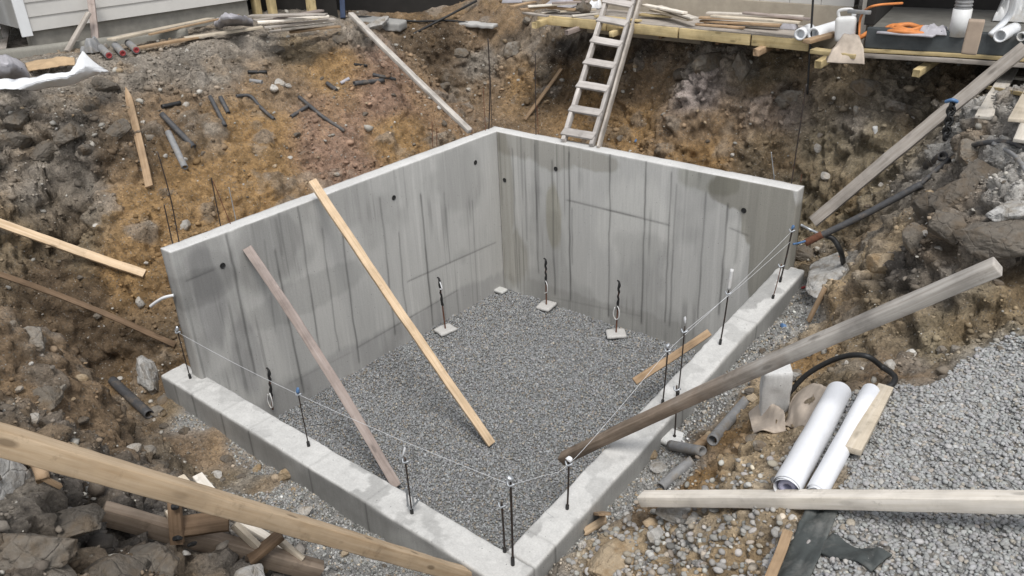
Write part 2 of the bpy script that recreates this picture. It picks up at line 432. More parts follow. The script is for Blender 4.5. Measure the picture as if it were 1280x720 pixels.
# ------------------------------------------------------------------ terrain
# soil colours
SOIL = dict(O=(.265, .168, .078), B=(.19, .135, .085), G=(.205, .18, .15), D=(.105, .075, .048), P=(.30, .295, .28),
            T=(.33, .255, .165), R=(.235, .155, .11), K=(.085, .075, .065), U=(.185, .145, .095), V=(.24, .205, .185), E=(.20, .165, .11), L=(.34, .325, .30))
ROCKY = dict(O=.12, B=.3, G=.75, D=.35, P=0, T=.35, R=.3, K=1.0, U=.4, V=1.0, E=.7, L=.8)
CPX = [  # (px, py, z, soil): points read off the slope faces; z None = on the evenly battered left slope
 (0,110,None,'G'),(0,200,None,'G'),(0,300,None,'U'),(60,100,None,'G'),(110,80,None,'G'),(60,170,None,'G'),(100,200,None,'G'),
 (100,260,None,'U'),(100,310,None,'U'),(160,80,None,'G'),(160,200,None,'B'),(180,260,None,'O'),(160,330,None,'O'),(60,340,None,'D'),(110,370,None,'D'),
 (230,70,None,'G'),(230,150,None,'B'),(230,220,None,'O'),(320,52,None,'G'),(320,110,None,'B'),(320,170,None,'O'),(310,230,None,'O'),
 (420,42,None,'G'),(420,90,None,'O'),(420,150,None,'R'),(420,195,None,'R'),(480,75,None,'R'),(480,130,None,'R'),(500,165,None,'O'),(380,60,None,'U'),(280,90,None,'G'),
 (455,35,3.5,'G'),(520,70,2.9,'B'),(560,150,1.6,'B'),(545,100,2.2,'D'),(600,120,1.95,'B'),(600,80,2.4,'G'),(600,45,2.85,'B'),(560,45,2.9,'D'),
 (540,25,3.1,'B'),(620,22,3.15,'B'),(660,110,2.1,'O'),(660,60,2.8,'G'),(700,90,2.45,'D'),(700,50,2.95,'K'),(760,140,1.95,'O'),
 (800,60,3.0,'K'),(800,100,2.6,'B'),(800,160,1.95,'O'),(880,70,3.05,'G'),(880,110,2.75,'V'),(880,150,2.3,'B'),(880,195,1.8,'O'),
 (960,80,3.05,'U'),(960,130,2.6,'V'),(960,190,1.95,'U'),(1060,95,3.05,'U'),(1060,140,2.7,'G'),(1050,200,2.0,'E'),(1030,270,1.35,'E'),
 (1130,110,3.05,'G'),(1120,160,2.6,'E'),(1120,215,2.0,'E'),(1180,105,3.15,'K'),(1170,190,2.3,'U'),(1100,250,1.65,'E'),(1050,330,1.2,'U'),
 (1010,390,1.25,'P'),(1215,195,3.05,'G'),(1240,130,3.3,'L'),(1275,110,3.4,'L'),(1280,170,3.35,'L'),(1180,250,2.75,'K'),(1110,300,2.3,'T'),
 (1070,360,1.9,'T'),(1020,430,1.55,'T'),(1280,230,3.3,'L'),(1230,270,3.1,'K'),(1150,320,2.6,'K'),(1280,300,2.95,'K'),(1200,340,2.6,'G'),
 (1100,400,2.1,'U'),(1280,360,2.62,'E'),(1200,400,2.35,'E'),(1120,460,2.1,'B'),(1280,450,2.4,'P'),(1100,510,2.1,'P'),(1000,450,1.6,'O'),
 (1030,480,1.85,'U'),(950,500,1.4,'T'),(900,550,1.2,'O'),(960,560,1.7,'T'),(880,600,1.3,'O'),(940,600,1.75,'T'),(1000,620,2.0,'T'),
 (1060,570,2.0,'P'),(1280,550,2.4,'P'),(1280,700,2.45,'P'),(1100,650,2.1,'P'),(820,640,1.15,'B'),(860,690,1.45,'T'),(800,690,1.15,'T'),
 (740,690,.95,'T'),(700,715,.85,'G'),(940,690,1.75,'T'),(1010,690,1.9,'P'),
 (30,400,2.45,'B'),(70,460,2.3,'B'),(95,530,1.9,'B'),(40,520,2.6,'G'),(0,600,3.24,'G'),(10,700,3.2,'K'),(60,620,2.91,'K'),(90,700,2.84,'K'),
 (130,400,.72,'D'),(130,470,.62,'D'),(160,540,.6,'D'),(210,520,.6,'U'),(270,560,.6,'O'),(230,560,.6,'B'),(110,570,.72,'D'),(250,600,.62,'U'),(330,600,.62,'U'),(150,690,2.43,'K'),
 (420,660,.62,'P'),(230,705,2.29,'G'),(330,718,1.92,'K'),(450,705,.66,'P'),(540,712,.6,'P'),(200,640,2.07,'K'),(125,620,2.6,'K'),
]
CPW = [  # world points that the picture does not show well
 (-.35,-4.0,.9,'U'),(-.35,-2.5,1.0,'U'),(-.35,-1,1.1,'U'),(-.4,.5,1.2,'U'),(1,.4,1.25,'U'),(2.5,.4,1.3,'U'),(4,.45,1.2,'U'),(-.5,-4.9,.7,'D'),
 (4.58,-.3,1.3,'P'),(4.58,-1.0,1.22,'P'),(4.56,-1.7,1.14,'P'),(4.56,-2.4,1.06,'P'),(4.56,-3.1,.98,'P'),(4.56,-3.8,.90,'P'),(4.56,-4.4,.83,'P'),(4.8,-3.4,.98,'P'),(4.62,-5,.72,'P'),(4.2,-5.4,.72,'P'),(3,-5.22,.68,'P'),(2.2,-5.2,.67,'P'),(1.5,-5.2,.66,'P'),(.8,-5.2,.66,'P'),(.3,-5.2,.65,'P'),
 (2,4.5,3.3,'K'),(-1,4.5,3.25,'B'),(-4,4.5,3.45,'B'),(-5.5,1,3.45,'G'),(-5.5,-1.5,3.46,'G'),(-6.6,-2.5,3.38,'G'),(-6.3,0,3.4,'G'),(-6.5,-5,3.4,'G'),(-4.6,-7,3.4,'G'),(-3.4,-7,3.2,'G'),(5,4.2,3.4,'K'),(8,4,3.45,'G'),
 (7.2,1.5,3.45,'L'),(8.5,-1,3.3,'L'),(8.5,-4,2.7,'P'),(8,-6,2.8,'P'),(6.2,-6,2.2,'P'),(5.2,-6.5,1.6,'G'),(4.5,-7,2.3,'G'),(4.5,-8.5,3.1,'G'),(1,-8.5,3.0,'B'),(-1,-7.5,2.9,'B'),(2.2,-7.0,2.5,'K'),
]
def left_profile(x, y):
    xc = float(np.interp(y, [-4.5, -2.5, -1.0, .3, 1.5], [-4.2, -4.3, -4.1, -3.6, -3.3]))
    zf = float(np.interp(y, [-5.2, -4.4, 0, 1.5], [.66, .95, 1.15, 1.4]))
    xf = float(np.interp(y, [-5.4, -4.6], [-1.5, -.5]))
    t = min(max((x-xc)/(xf-xc), 0), 1)
    return 3.5-(3.5-zf)*t**1.08+.12*math.sin(math.pi*t)
def on_left(px, py):
    lo = None
    for k in range(1400):
        v = at_d(px, py, 5+k*.01)
        if v.z < left_profile(v.x, v.y) and v.x < .3: return v
    return at_z(px, py, 3.5)
_pts = []; _zs = []; _cs = []
for px, py, z, s in CPX:
    v = on_left(px, py) if z is None else at_z(px, py, z)
    _pts.append((v.x, v.y)); _zs.append(v.z); _cs.append(SOIL[s]+(1.0 if s == 'P' else 0.0, ROCKY[s]))
for x, y, z, s in CPW:
    _pts.append((x, y)); _zs.append(z); _cs.append(SOIL[s]+(1.0 if s == 'P' else 0.0, ROCKY[s]))
_pts = np.array(_pts); _zs = np.array(_zs); _cs = np.array(_cs)
def _phi(r2): return np.sqrt(r2+.05)
_D = ((_pts[:, None]-_pts[None])**2).sum(-1)
_A = -_phi(_D)+np.eye(len(_pts))*.04
_n = len(_pts)
_S = np.zeros((_n+1, _n+1)); _S[:_n, :_n] = _A; _S[:_n, _n] = 1; _S[_n, :_n] = 1
_W = np.linalg.solve(_S, np.concatenate([_zs, [0]]))
def base_height(X, Y):
    r = np.zeros(len(X))
    for k in range(0, len(X), 20000):
        d = (X[k:k+20000, None]-_pts[None, :, 0])**2+(Y[k:k+20000, None]-_pts[None, :, 1])**2
        r[k:k+20000] = -_phi(d)@_W[:_n]+_W[_n]
    return np.clip(r, .5, 3.75)
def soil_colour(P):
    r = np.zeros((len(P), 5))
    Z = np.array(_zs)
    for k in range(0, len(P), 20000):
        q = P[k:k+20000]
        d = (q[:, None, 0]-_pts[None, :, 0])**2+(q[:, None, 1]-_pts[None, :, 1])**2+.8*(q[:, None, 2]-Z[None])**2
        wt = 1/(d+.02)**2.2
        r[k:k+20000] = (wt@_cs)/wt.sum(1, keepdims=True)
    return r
def axis(segs):
    a = []
    for x0, x1, s in segs:
        n = max(1, int(round((x1-x0)/s))); a += list(np.linspace(x0, x1, n, endpoint=False))
    a.append(segs[-1][1]); return np.array(a)
ax = axis([(-60, -14, 5), (-14, -7, .4), (-7, -4.8, .07), (-4.8, 8.2, .022), (8.2, 10, .15), (10, 20, 1), (20, 60, 5)])
ay = axis([(-60, -20, 5), (-20, -9, .7), (-9, -7.8, .12), (-7.8, 1.2, .022), (1.2, 3.4, .018), (3.4, 5, .08), (5, 12, .5), (12, 60, 5)])
gx, gy = np.meshgrid(ax, ay)
X, Y = gx.ravel(), gy.ravel()
Zb = base_height(X, Y)
far = sstep(0, 2.5, np.maximum.reduce([-5.5-X, X-8.5, Y-4.5, -8.2-Y]))
Zb = Zb*(1-far)+GZ*far*1.0
Z = Zb.copy()
P0 = np.stack([X, Y, Z], 1)
# normals of the base surface
Zg = Z.reshape(gx.shape)
dzy, dzx = np.gradient(Zg, ay, ax)
Nn = np.stack([-dzx.ravel(), -dzy.ravel(), np.ones(len(X))], 1)
steep = np.clip(np.hypot(dzx.ravel(), dzy.ravel()), 0, 3)
Nn /= np.linalg.norm(Nn, axis=1, keepdims=True)
core = (X > -7.2) & (X < 9) & (Y > -9) & (Y < 5)
ci = np.where(core)[0]
pc = P0[ci]
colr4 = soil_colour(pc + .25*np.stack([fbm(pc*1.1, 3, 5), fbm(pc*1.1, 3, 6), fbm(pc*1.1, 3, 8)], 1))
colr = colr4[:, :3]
grav = sstep(.42, .58, colr4[:, 3]+.06*fbm(pc*9, 2, 91))*np.clip(1.5-steep[ci], 0, 1)      # how gravelly
rough = .25+.75*np.clip(steep[ci]/.7, 0, 1)
rough *= (1-.65*grav)
d1, d2, cid = worley(pc*np.array([2.6, 2.6, 3.4])+.35*np.stack([fbm(pc*3, 2, 31), fbm(pc*3, 2, 32), fbm(pc*3, 2, 33)], 1), 40)
lump = np.clip(1-(d1/.62)**2, 0, 1)*(cid > .45)
e1, e2, eid = worley(pc*7.5, 60)
lump2 = np.clip(1-(e1/.6)**2, 0, 1)*(eid > .5)
rk = fbm(pc*.8, 2, 70)
rocky = sstep(-.15, .35, rk)
crack = sstep(.10, .0, d2-d1)
disp = rough*(.06*fbm(pc*1.3, 4, 1)+.06*fbm(pc*4, 4, 2)+.05*fbm(pc*11, 4, 3)+.13*lump*rocky+.06*lump2*sstep(-.3, .2, fbm(pc*2, 2, 71))-.03*crack*rocky*(steep[ci] > .4))
g1, g2, gid = worley(pc*13, 160)
lump3 = np.clip(1-(g1/.62)**2, 0, 1)*(gid > .55)
disp += rough*.032*lump3+.02*rough*fbm(pc*26, 3, 4)
rdg = 1-np.abs(fbm(pc*2.6+5, 4, 171))*2
disp -= rough*.05*sstep(.72, .98, rdg)
rockz = colr4[:, 4]
b1, b2, bid = worley(pc*np.array([4.2, 4.2, 5.5])+.22*np.stack([fbm(pc*4, 3, 131), fbm(pc*4, 3, 132), fbm(pc*4, 3, 133)], 1), 140)
s1, s2_, sid = worley(pc*np.array([9.5, 9.5, 13])+.2*np.stack([fbm(pc*8, 2, 134), fbm(pc*8, 2, 135), fbm(pc*8, 2, 136)], 1), 150)
edge1 = sstep(.0, .10, b2-b1); edge2 = sstep(.0, .10, s2_-s1)
disp += rough*rockz*(.17*(bid-.5)*edge1+.07*(sid-.5)*edge2-.05*(1-edge1))
led = fbm(pc*np.array([1.2, 1.2, 4.5]), 4, 90)
cut = sstep(.75, 1.6, steep[ci])
disp += rough*(.015+.05*cut)*np.sign(led)*np.abs(led)**.6
nf = Nn[ci].copy()
nf[:, 2] *= .8
newp = pc+nf*disp[:, None]
newp[:, 2] += (.05*(pc[:, 0] > 5.2)-.02)*grav
# the dig for the pour, and the trench beside it
inside = (pc[:, 0] > -.12) & (pc[:, 0] < B2+.16) & (pc[:, 1] > -B1-.16) & (pc[:, 1] < .1)
newp[inside] = np.column_stack([pc[inside, 0], pc[inside, 1], np.full(inside.sum(), -.25)])
Pt = P0.copy(); Pt[ci] = newp
# soil colour: pockets, embedded lumps and cracks have their own tint
ct = np.tile(np.array(SOIL['G']), (len(X), 1))
tint = colr.copy()
gl = (lump*rocky > .15)[:, None]*np.clip(lump*2, 0, 1)[:, None]*(cid[:, None] > .6)
tint = tint*(1-gl*.55)+gl*.55*(np.array([.165, .145, .12])+(cid[:, None]-.75)*.25)
rt = (rockz*(1-grav))[:, None]
tint = tint*(1+rt*(.55*(bid-.5)+.4*(sid-.5))[:, None])
wet = sstep(.12, .45, fbm(pc*.75, 4, 77))
tint *= (1-.42*wet)[:, None]
och = sstep(.05, .5, fbm(pc*1.7, 4, 78))[:, None]*(1-grav)[:, None]
tint = tint*(1-.35*och)+.35*och*np.array([.27, .175, .085])
pal = sstep(.3, .6, fbm(pc*2.6, 4, 79))[:, None]
tint = tint*(1-.35*pal)+.35*pal*np.array([.32, .29, .245])
tint *= .93
ct[ci] = tint
ny_, nx_ = gx.shape
ii = (np.arange(ny_-1)[:, None]*nx_+np.arange(nx_-1)[None]).ravel()
Fq = np.stack([ii, ii+1, ii+nx_+1, ii+nx_], 1)
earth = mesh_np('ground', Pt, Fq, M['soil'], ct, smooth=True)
tag(earth, 'excavated ochre and brown earth banks around the concrete pit', kind='structure')
T_BVH = BVHTree.FromPolygons([tuple(v) for v in Pt[:, :3]], [tuple(f) for f in Fq])
def gnd(px, py, lift=0.0):
    """point of the earth surface seen along this line of sight"""
    c, d = ray(px, py)
    h = T_BVH.ray_cast(c, d.normalized())
    p = h[0] if h[0] is not None else at_z(px, py, GZ)
    return p+Vector((0, 0, lift))
def zg(x, y):
    h = T_BVH.ray_cast(Vector((x, y, 20)), Vector((0, 0, -1)))
    return h[0].z if h[0] is not None else GZ
def nrm(x, y):
    h = T_BVH.ray_cast(Vector((x, y, 20)), Vector((0, 0, -1)))
    return (h[1] if h[1].z > 0 else -h[1]) if h[0] is not None else Vector((0, 0, 1))

# gravel bed inside the pour
gX, gY = np.meshgrid(np.linspace(-.08, B2+.08, 120), np.linspace(-B1-.08, .08, 140))
fp = np.stack([gX.ravel(), gY.ravel(), np.zeros(gX.size)], 1)
def bed_z(p): return .035*fbm(p*1.1, 3, 101)+.018*fbm(p*3.5, 2, 102)
fp[:, 2] = bed_z(fp)-.012
ii = (np.arange(139)[:, None]*120+np.arange(119)[None]).ravel()
bed_c = np.tile(np.array([.165, .165, .158]), (len(fp), 1))*(1+.15*fbm(fp*1.5, 3, 103))[:, None]
bed = mesh_np('gravel_floor', fp, np.stack([ii, ii+1, ii+121, ii+120], 1), M['peb'], bed_c, True)
tag(bed, 'crushed grey gravel floor of the pit', kind='structure')

# ------------------------------------------------------------------ pebbles as one mass
def ico(sub):
    bm = bmesh.new(); bmesh.ops.create_icosphere(bm, subdivisions=sub, radius=1)
    bm.verts.ensure_lookup_table()
    V = np.array([v.co[:] for v in bm.verts]); Fs = np.array([[v.index for v in f.verts] for f in bm.faces]); bm.free()
    return V, Fs
def rot_rand(n):
    q = RNG.normal(size=(n, 4)); q /= np.linalg.norm(q, axis=1, keepdims=True)
    a, b, c, d = q.T
    return np.stack([np.stack([1-2*(c*c+d*d), 2*(b*c-a*d), 2*(b*d+a*c)], 1), np.stack([2*(b*c+a*d), 1-2*(b*b+d*d), 2*(c*d-a*b)], 1),
                     np.stack([2*(b*d-a*c), 2*(c*d+a*b), 1-2*(b*b+c*c)], 1)], 1)
def pebbles(name, pts, sizes, base, spread, label, sub=1, jit=.25, flat=.65, smooth=False, warm=None, normals=None):
    V0, F0 = ico(sub)
    n = len(pts)
    var = [V0*(1+jit*RNG.uniform(-1, 1, (len(V0), 1))) if jit > .15 else V0*(1+jit*fbm(V0*1.3+k*9, 2, k)[:, None]) for k in range(12)]
    pick = RNG.integers(0, 12, n)
    Vv = np.stack(var)[pick]
    sc = np.stack([RNG.uniform(.8, 1.35, n), RNG.uniform(.7, 1.05, n), RNG.uniform(flat*.75, flat*1.15, n)], 1)*sizes[:, None]
    Vv = Vv*sc[:, None, :]
    if flat > .75:
        Rm = rot_rand(n)
    else:                                   # lying flat with a small tilt
        a = RNG.uniform(0, 6.283, n); t = RNG.normal(0, .28, n); u = RNG.uniform(0, 6.283, n)
        Rz = np.zeros((n, 3, 3)); Rz[:, 0, 0] = np.cos(a); Rz[:, 0, 1] = -np.sin(a); Rz[:, 1, 0] = np.sin(a); Rz[:, 1, 1] = np.cos(a); Rz[:, 2, 2] = 1
        kx, ky = np.cos(u), np.sin(u); cs, sn = np.cos(t), np.sin(t)
        Rt = np.zeros((n, 3, 3))
        Rt[:, 0, 0] = cs+kx*kx*(1-cs); Rt[:, 0, 1] = kx*ky*(1-cs); Rt[:, 0, 2] = ky*sn
        Rt[:, 1, 0] = kx*ky*(1-cs); Rt[:, 1, 1] = cs+ky*ky*(1-cs); Rt[:, 1, 2] = -kx*sn
        Rt[:, 2, 0] = -ky*sn; Rt[:, 2, 1] = kx*sn; Rt[:, 2, 2] = cs
        Rm = Rt@Rz
    Vv = np.einsum('nij,nkj->nki', Rm, Vv)+pts[:, None, :]
    Ff = (F0[None]+(np.arange(n)*len(V0))[:, None, None]).reshape(-1, 3)
    b = np.array(base)[None]*np.exp(RNG.normal(0, spread, n))[:, None]
    b = b*(1+RNG.normal(0, .012, (n, 3)))
    if warm is not None:
        ww = (RNG.random(n) < warm[1])[:, None]; b = np.where(ww, b*np.array(warm[0]), b)
    cols = np.repeat(b, len(V0), 0)
    o = mesh_np(name, Vv.reshape(-1, 3), Ff, M['peb'], np.clip(cols, .01, .85), smooth)
    return tag(o, label, kind='stuff')
n = 92000
pp = np.stack([RNG.uniform(.0, B2+.02, n), RNG.uniform(-B1-.0, .0, n), np.zeros(n)], 1)
silt = (pp[:, 0] > B2-.55+.35*fbm(pp*1.3, 3, 201)) & (pp[:, 1] < -2.9+.9*fbm(pp*.9+3, 2, 202)) & (RNG.random(n) < .93)
pp = pp[~silt]; n = len(pp)
pp[:, 2] = bed_z(pp)+RNG.uniform(-.006, .008, n)
pebbles('pit_gravel', pp, RNG.uniform(.0065, .014, n)*np.where(RNG.random(n) < .05, 1.5, 1), (.236, .241, .243), .22, 'loose crushed grey gravel covering the pit floor', 1, .28, .8, warm=((1.15, 1.0, .82), .12))
# rounder stones of the heap on the right and in front, finer ones in the trench beside the pour
gv = Pt[ci]
def scatter(mask_w, n):
    # area-weighted choice of earth vertices, jittered inside the cell
    wgt = mask_w/mask_w.sum()
    k = RNG.choice(len(gv), n, p=wgt)
    q = gv[k].copy(); q[:, :2] += RNG.uniform(-.016, .016, (n, 2))
    return q
heap = grav*sstep(5.0, 5.5, gv[:, 0]+.12*(gv[:, 1]+3.5))*(gv[:, 1] < -1.7)*(gv[:, 1] > -7)*(gv[:, 0] < 8.2)
heap = np.where((grav > .25) | (RNG.random(len(grav)) < .06), heap, 0)
q = scatter(heap, 46000); s = RNG.uniform(.0072, .0160, len(q))*np.where(RNG.random(len(q)) < .07, 1.45, 1.0)
q[:, 2] += RNG.uniform(-.3, .55, len(q))*s
pebbles('heap_gravel', q, s, (.295, .296, .29), .14, 'rounded grey gravel of the heap on the right', 2, .13, .62, True, warm=((1.08, .99, .88), .12))
tr = (grav > .2)*grav*(heap < .05)*(gv[:, 2] < 1.5)*(gv[:, 1] < -.1)*(gv[:, 0] > -.8)*~inside
q = scatter(tr.astype(float), 11000); s = RNG.uniform(.008, .017, len(q)); q[:, 2] += RNG.uniform(-.3, .4, len(q))*s
pebbles('trench_gravel', q, s, (.24, .24, .23), .35, 'fine grey gravel strewn in the trench beside the low walls', 1, .26, .8, warm=((1.1, .95, .78), .2))
spill = np.exp(-((gv[:, 0]-5.35)**2/.5+(gv[:, 1]+4.55)**2/.35))*(gv[:, 0] > 4.55)
q = scatter(spill, 1500); s = RNG.uniform(.010, .030, len(q)); q[:, 2] += RNG.uniform(-.1, .5, len(q))*s
pebbles('spilled_gravel', q, s, (.30, .29, .27), .25, 'pale rounded stones spilled below the plank in front', 2, .14, .7, True, warm=((1.08, .98, .86), .2))
# crumbs of earth and small stones all over the slopes
crumb = np.where(inside, 0, (1-grav)*(.45+steep[ci]).clip(0, 1.2))*(.25+sstep(-.3, .3, fbm(gv*1.4, 3, 55)))
crumb *= (gv[:, 0] > -6)*(.35+.9*rockz)
def crumbs(n, mu, sg, lo, hi, seed, name, label, spread, boost):
    wgt = crumb/crumb.sum(); k = RNG.choice(len(gv), n, p=wgt)
    q = gv[k].copy(); q[:, :2] += RNG.uniform(-.016, .016, (n, 2))
    s = np.exp(RNG.normal(mu, sg, n)).clip(lo, hi); q[:, 2] += s*.15
    base = tint[k]*boost
    o = pebbles(name, q, s, (1, 1, 1), .0, label, 1, .30, .72)
    b = base*np.exp(RNG.normal(0, spread, n))[:, None]
    lt = RNG.random(n) < .10; b[lt] = np.array([.36, .34, .30])*RNG.uniform(.7, 1.25, (lt.sum(), 1))
    c4 = np.ones((n*12, 4), np.float32); c4[:, :3] = np.repeat(np.clip(b, .015, .7), 12, 0)
    o.data.color_attributes['Col'].data.foreach_set('color', c4.ravel())
crumbs(42000, -4.75, .38, .004, .02, 1, 'earth_crumbs', 'crumbs of earth on the slopes', .26, 1.05)
crumbs(6500, -3.8, .45, .012, .075, 2, 'earth_clods', 'clods and broken stones scattered over the slopes', .25, 1.08)

# ------------------------------------------------------------------ concrete
def px_left(px, py):
    v = at_x(px, py, 0.0); return v.y, v.z
def px_right(px, py):
    v = at_y(px, py, 0.0); return v.x, v.z
def line_field(a, z, a0, z0, a1, z1, wdt):
    d = np.array([a1-a0, z1-z0]); l = np.linalg.norm(d); d = d/l
    t = (a-a0)*d[0]+(z-z0)*d[1]; s = np.abs(-(a-a0)*d[1]+(z-z0)*d[0])
    return np.exp(-(s/wdt)**2)*sstep(-.03, .03, t)*sstep(l+.03, l-.03, t)
LSEAM = []   # (a0,z0,a1,z1,width,dark)
for (x0, y0, x1, y1, wd, dk) in [(283,292,318,470,.03,.5),(343,312,383,490,.035,.5),(372,258,398,440,.012,.45),(345,272,352,320,.02,.25),(402,285,422,440,.014,.4),
     (428,292,447,455,.018,.5),(475,246,492,420,.03,.4),(498,290,508,410,.012,.35),(526,242,540,408,.028,.55),(590,250,595,380,.014,.28),(555,240,562,330,.01,.3),(330,300,338,420,.012,.2)]:
    a0, z0 = px_left(x0, y0); a1, z1 = px_left(x1, y1); LSEAM.append((a0, z0, (a0+a1)/2, max(z1, 0), wd, dk))
for (x0, y0, x1, y1, wd, dk) in [(510,352,620,303,.012,.35),(446,435,572,363,.016,.35),(232,352,268,337,.014,.3),(360,480,440,440,.012,.15)]:
    a0, z0 = px_left(x0, y0); a1, z1 = px_left(x1, y1); LSEAM.append((a0, z0, a1, z1, wd, dk))
RSEAM = []
for (x0, y0, x1, y1, wd, dk) in [(640,185,640,358,.01,.3),(668,180,668,340,.012,.4),(690,200,690,368,.03,.4),(711,190,711,375,.012,.5),(763,190,756,395,.016,.55),(808,200,802,405,.014,.5),
     (840,215,836,405,.01,.4),(846,230,842,410,.01,.35),(883,240,876,400,.014,.45),(910,255,903,395,.018,.5),(715,260,713,330,.008,.3),(925,260,920,330,.02,.25),(655,190,655,300,.008,.3)]:
    a0, z0 = px_right(x0, y0); a1, z1 = px_right(x1, y1); RSEAM.append((a0, z0, a0, max(z1, 0), wd, dk))
for (x0, y0, x1, y1, wd, dk) in [(708,250,838,282,.012,.5),(690,372,800,395,.02,.14),(912,285,935,295,.012,.3)]:
    a0, z0 = px_right(x0, y0); a1, z1 = px_right(x1, y1); RSEAM.append((a0, z0, a1, z1, wd, dk))
def wall_tone(a, z, seams, seed):
    """tone of a board-marked face; a runs along the wall"""
    p3 = np.stack([a, np.zeros_like(a)+seed, z], 1)
    t = 1+.10*fbm(p3*np.array([.9, 1, .7]), 4, seed)+.05*fbm(p3*np.array([6, 1, .6]), 3, seed+3)
    blotch = sstep(.12, .4, fbm(p3*np.array([1.3, 1, 1.0]), 4, seed+9)); t *= 1-.17*blotch
    wob = .015*fbm(p3*np.array([1, 1, 2.5]), 3, seed+5)
    g = np.zeros_like(a)
    for k, (a0, z0, a1, z1, wd, dk) in enumerate(seams):
        br = .7+.3*sstep(-.3, .35, fbm(p3*np.array([2, 1, 2.])+k*5, 3, seed+k))
        f = line_field(a+wob, z, a0, z0, a1, z1, min(max(wd*.75, .012), .015))*br
        soft = line_field(a+wob*2, z, a0, z0, a1, z1, wd*3)*br
        t *= 1-np.minimum(dk*1.15*f, .8)-dk*.09*soft; g = np.maximum(g, f*dk)
    # thin runs of grout water from the top
    dr = sstep(.30, .55, fbm(np.stack([a*25, np.zeros_like(a)+seed, z*.45], 1), 2, seed+21))*sstep(.1, .5, fbm(np.stack([a*1.1, np.zeros_like(a)+seed, z*.9], 1), 3, seed+22)+.25)
    t *= 1-.27*dr
    lt = sstep(.35, .6, fbm(np.stack([a*21+9, np.zeros_like(a)+seed, z*.5], 1), 2, seed+27)); t *= 1+.10*lt
    return t, g
def damp(a, z, pts, seed, edge=.16):
    """soft-edged damp patch with a ragged outline: pts = (a, z, ra, rz)"""
    p3 = np.stack([a, np.zeros_like(a)+seed, z], 1)
    n = fbm(p3*np.array([2.5, 1, 1.6]), 4, seed)*.5+.3*fbm(np.stack([a*14, np.zeros_like(a), z*1.2], 1), 2, seed+4)
    m = np.zeros_like(a)
    for (a0, z0, ra, rz) in pts:
        d = np.sqrt(((a-a0)/ra)**2+((z-z0)/rz)**2)+n*.6
        m = np.maximum(m, sstep(1+edge, 1-edge, d))
    return m
C0 = np.array([.445, .438, .416])
def wall_mesh(name, lo, hi, n, face_axis, seams, seed, damps, label):
    V, Fs = lattice_box(n)
    size = np.array(hi)-np.array(lo)
    ctr = (np.array(hi)+np.array(lo))/2
    P = rounded(V, size, .008+.016*np.abs(fbm(V*size*6, 2, seed)))+ctr
    a = P[:, 1] if face_axis == 0 else P[:, 0]
    z = P[:, 2]
    t, g = wall_tone(a, z, seams, seed)
    col = C0[None]*t[:, None]
    for pts, mul, sd, *eg in damps:
        m = damp(a, z, pts, sd, *eg)[:, None]; col = col*(1-m)+col*np.array(mul)[None]*m
    top = P[:, 2] > hi[2]-.012
    tn = 1.22+.14*fbm(P*3, 4, seed+50)+.10*fbm(P*14, 3, seed+51)
    col[top] = (np.array([.43, .425, .41])[None]*tn[:, None])[top]
    # joints and swollen boards in the surface itself
    d = -.006*g+.004*fbm(P*np.array([2.2, 2.2, .8]), 3, seed+60)
    face = (P[:, face_axis] > hi[face_axis]-.004) if face_axis == 0 else (P[:, 1] < lo[1]+.004)
    P[face, face_axis] += (d if face_axis == 0 else -d)[face]
    P[top, 2] += .006*fbm(P*2.2, 3, seed+61)[top]
    o = mesh_np(name, P, Fs, M['conc'], np.clip(col, .03, .8), True)
    return tag(o, label, 'wall')
lw = wall_mesh('concrete_wall', (-T, -L1, -.1), (0, T, H), (4, 440, 200), 0, LSEAM, 3,
    [([px_left(330, 320)+(.42, .38), px_left(350, 300)+(.3, .3)], (.80, .80, .80), 41), ([px_left(255, 345)+(.30, .26)], (.86, .86, .86), 42),
     ([px_left(262, 375)+(.16, .55)], (.76, .76, .77), 45), ([px_left(310, 445)+(.16, .5)], (.82, .82, .83), 46), ([px_left(250, 360)+(.4, .18)], (.8, .8, .8), 48),
     ([px_left(240, 420)+(.14, .5)], (.80, .80, .80), 49),
     ([px_left(380, 370)+(.9, .22)], (.84, .84, .84), 47), ([(-1.2, .12, 1.4, .25), (-3.2, .1, 1.5, .3)], (.8, .8, .81), 43)],
    'long board marked concrete wall on the left, with two planks leaning on it')
rw = wall_mesh('concrete_wall', (.003, 0, -.1), (L2, T, H), (390, 4, 200), 1, RSEAM, 130,
    [([px_right(650, 180)+(.45, .22), px_right(690, 195)+(.35, .2), px_right(735, 200)+(.4, .12)], (.76, .745, .71), 52), ([px_right(632, 250)+(.14, 1.0), px_right(640, 320)+(.3, .45)], (.77, .755, .715), 53),
     ([px_right(935, 240)+(.5, .26), px_right(965, 275)+(.38, .5), px_right(955, 330)+(.2, .6), px_right(980, 320)+(.2, .6)], (.60, .585, .54), 54, .07), ([px_right(692, 275)+(.12, .45)], (.82, .80, .72), 55),
     ([px_right(885, 225)+(.35, .18)], (.80, .80, .76), 57), ([px_right(920, 310)+(.15, .4)], (1.18, 1.18, 1.17), 58), ([(2.0, .1, 2.2, .22)], (.85, .85, .84), 56), ([px_right(790, 275)+(.55, .6)], (1.13, 1.13, 1.12), 59)],
    'concrete wall across the back of the pit, damp at its right top corner')
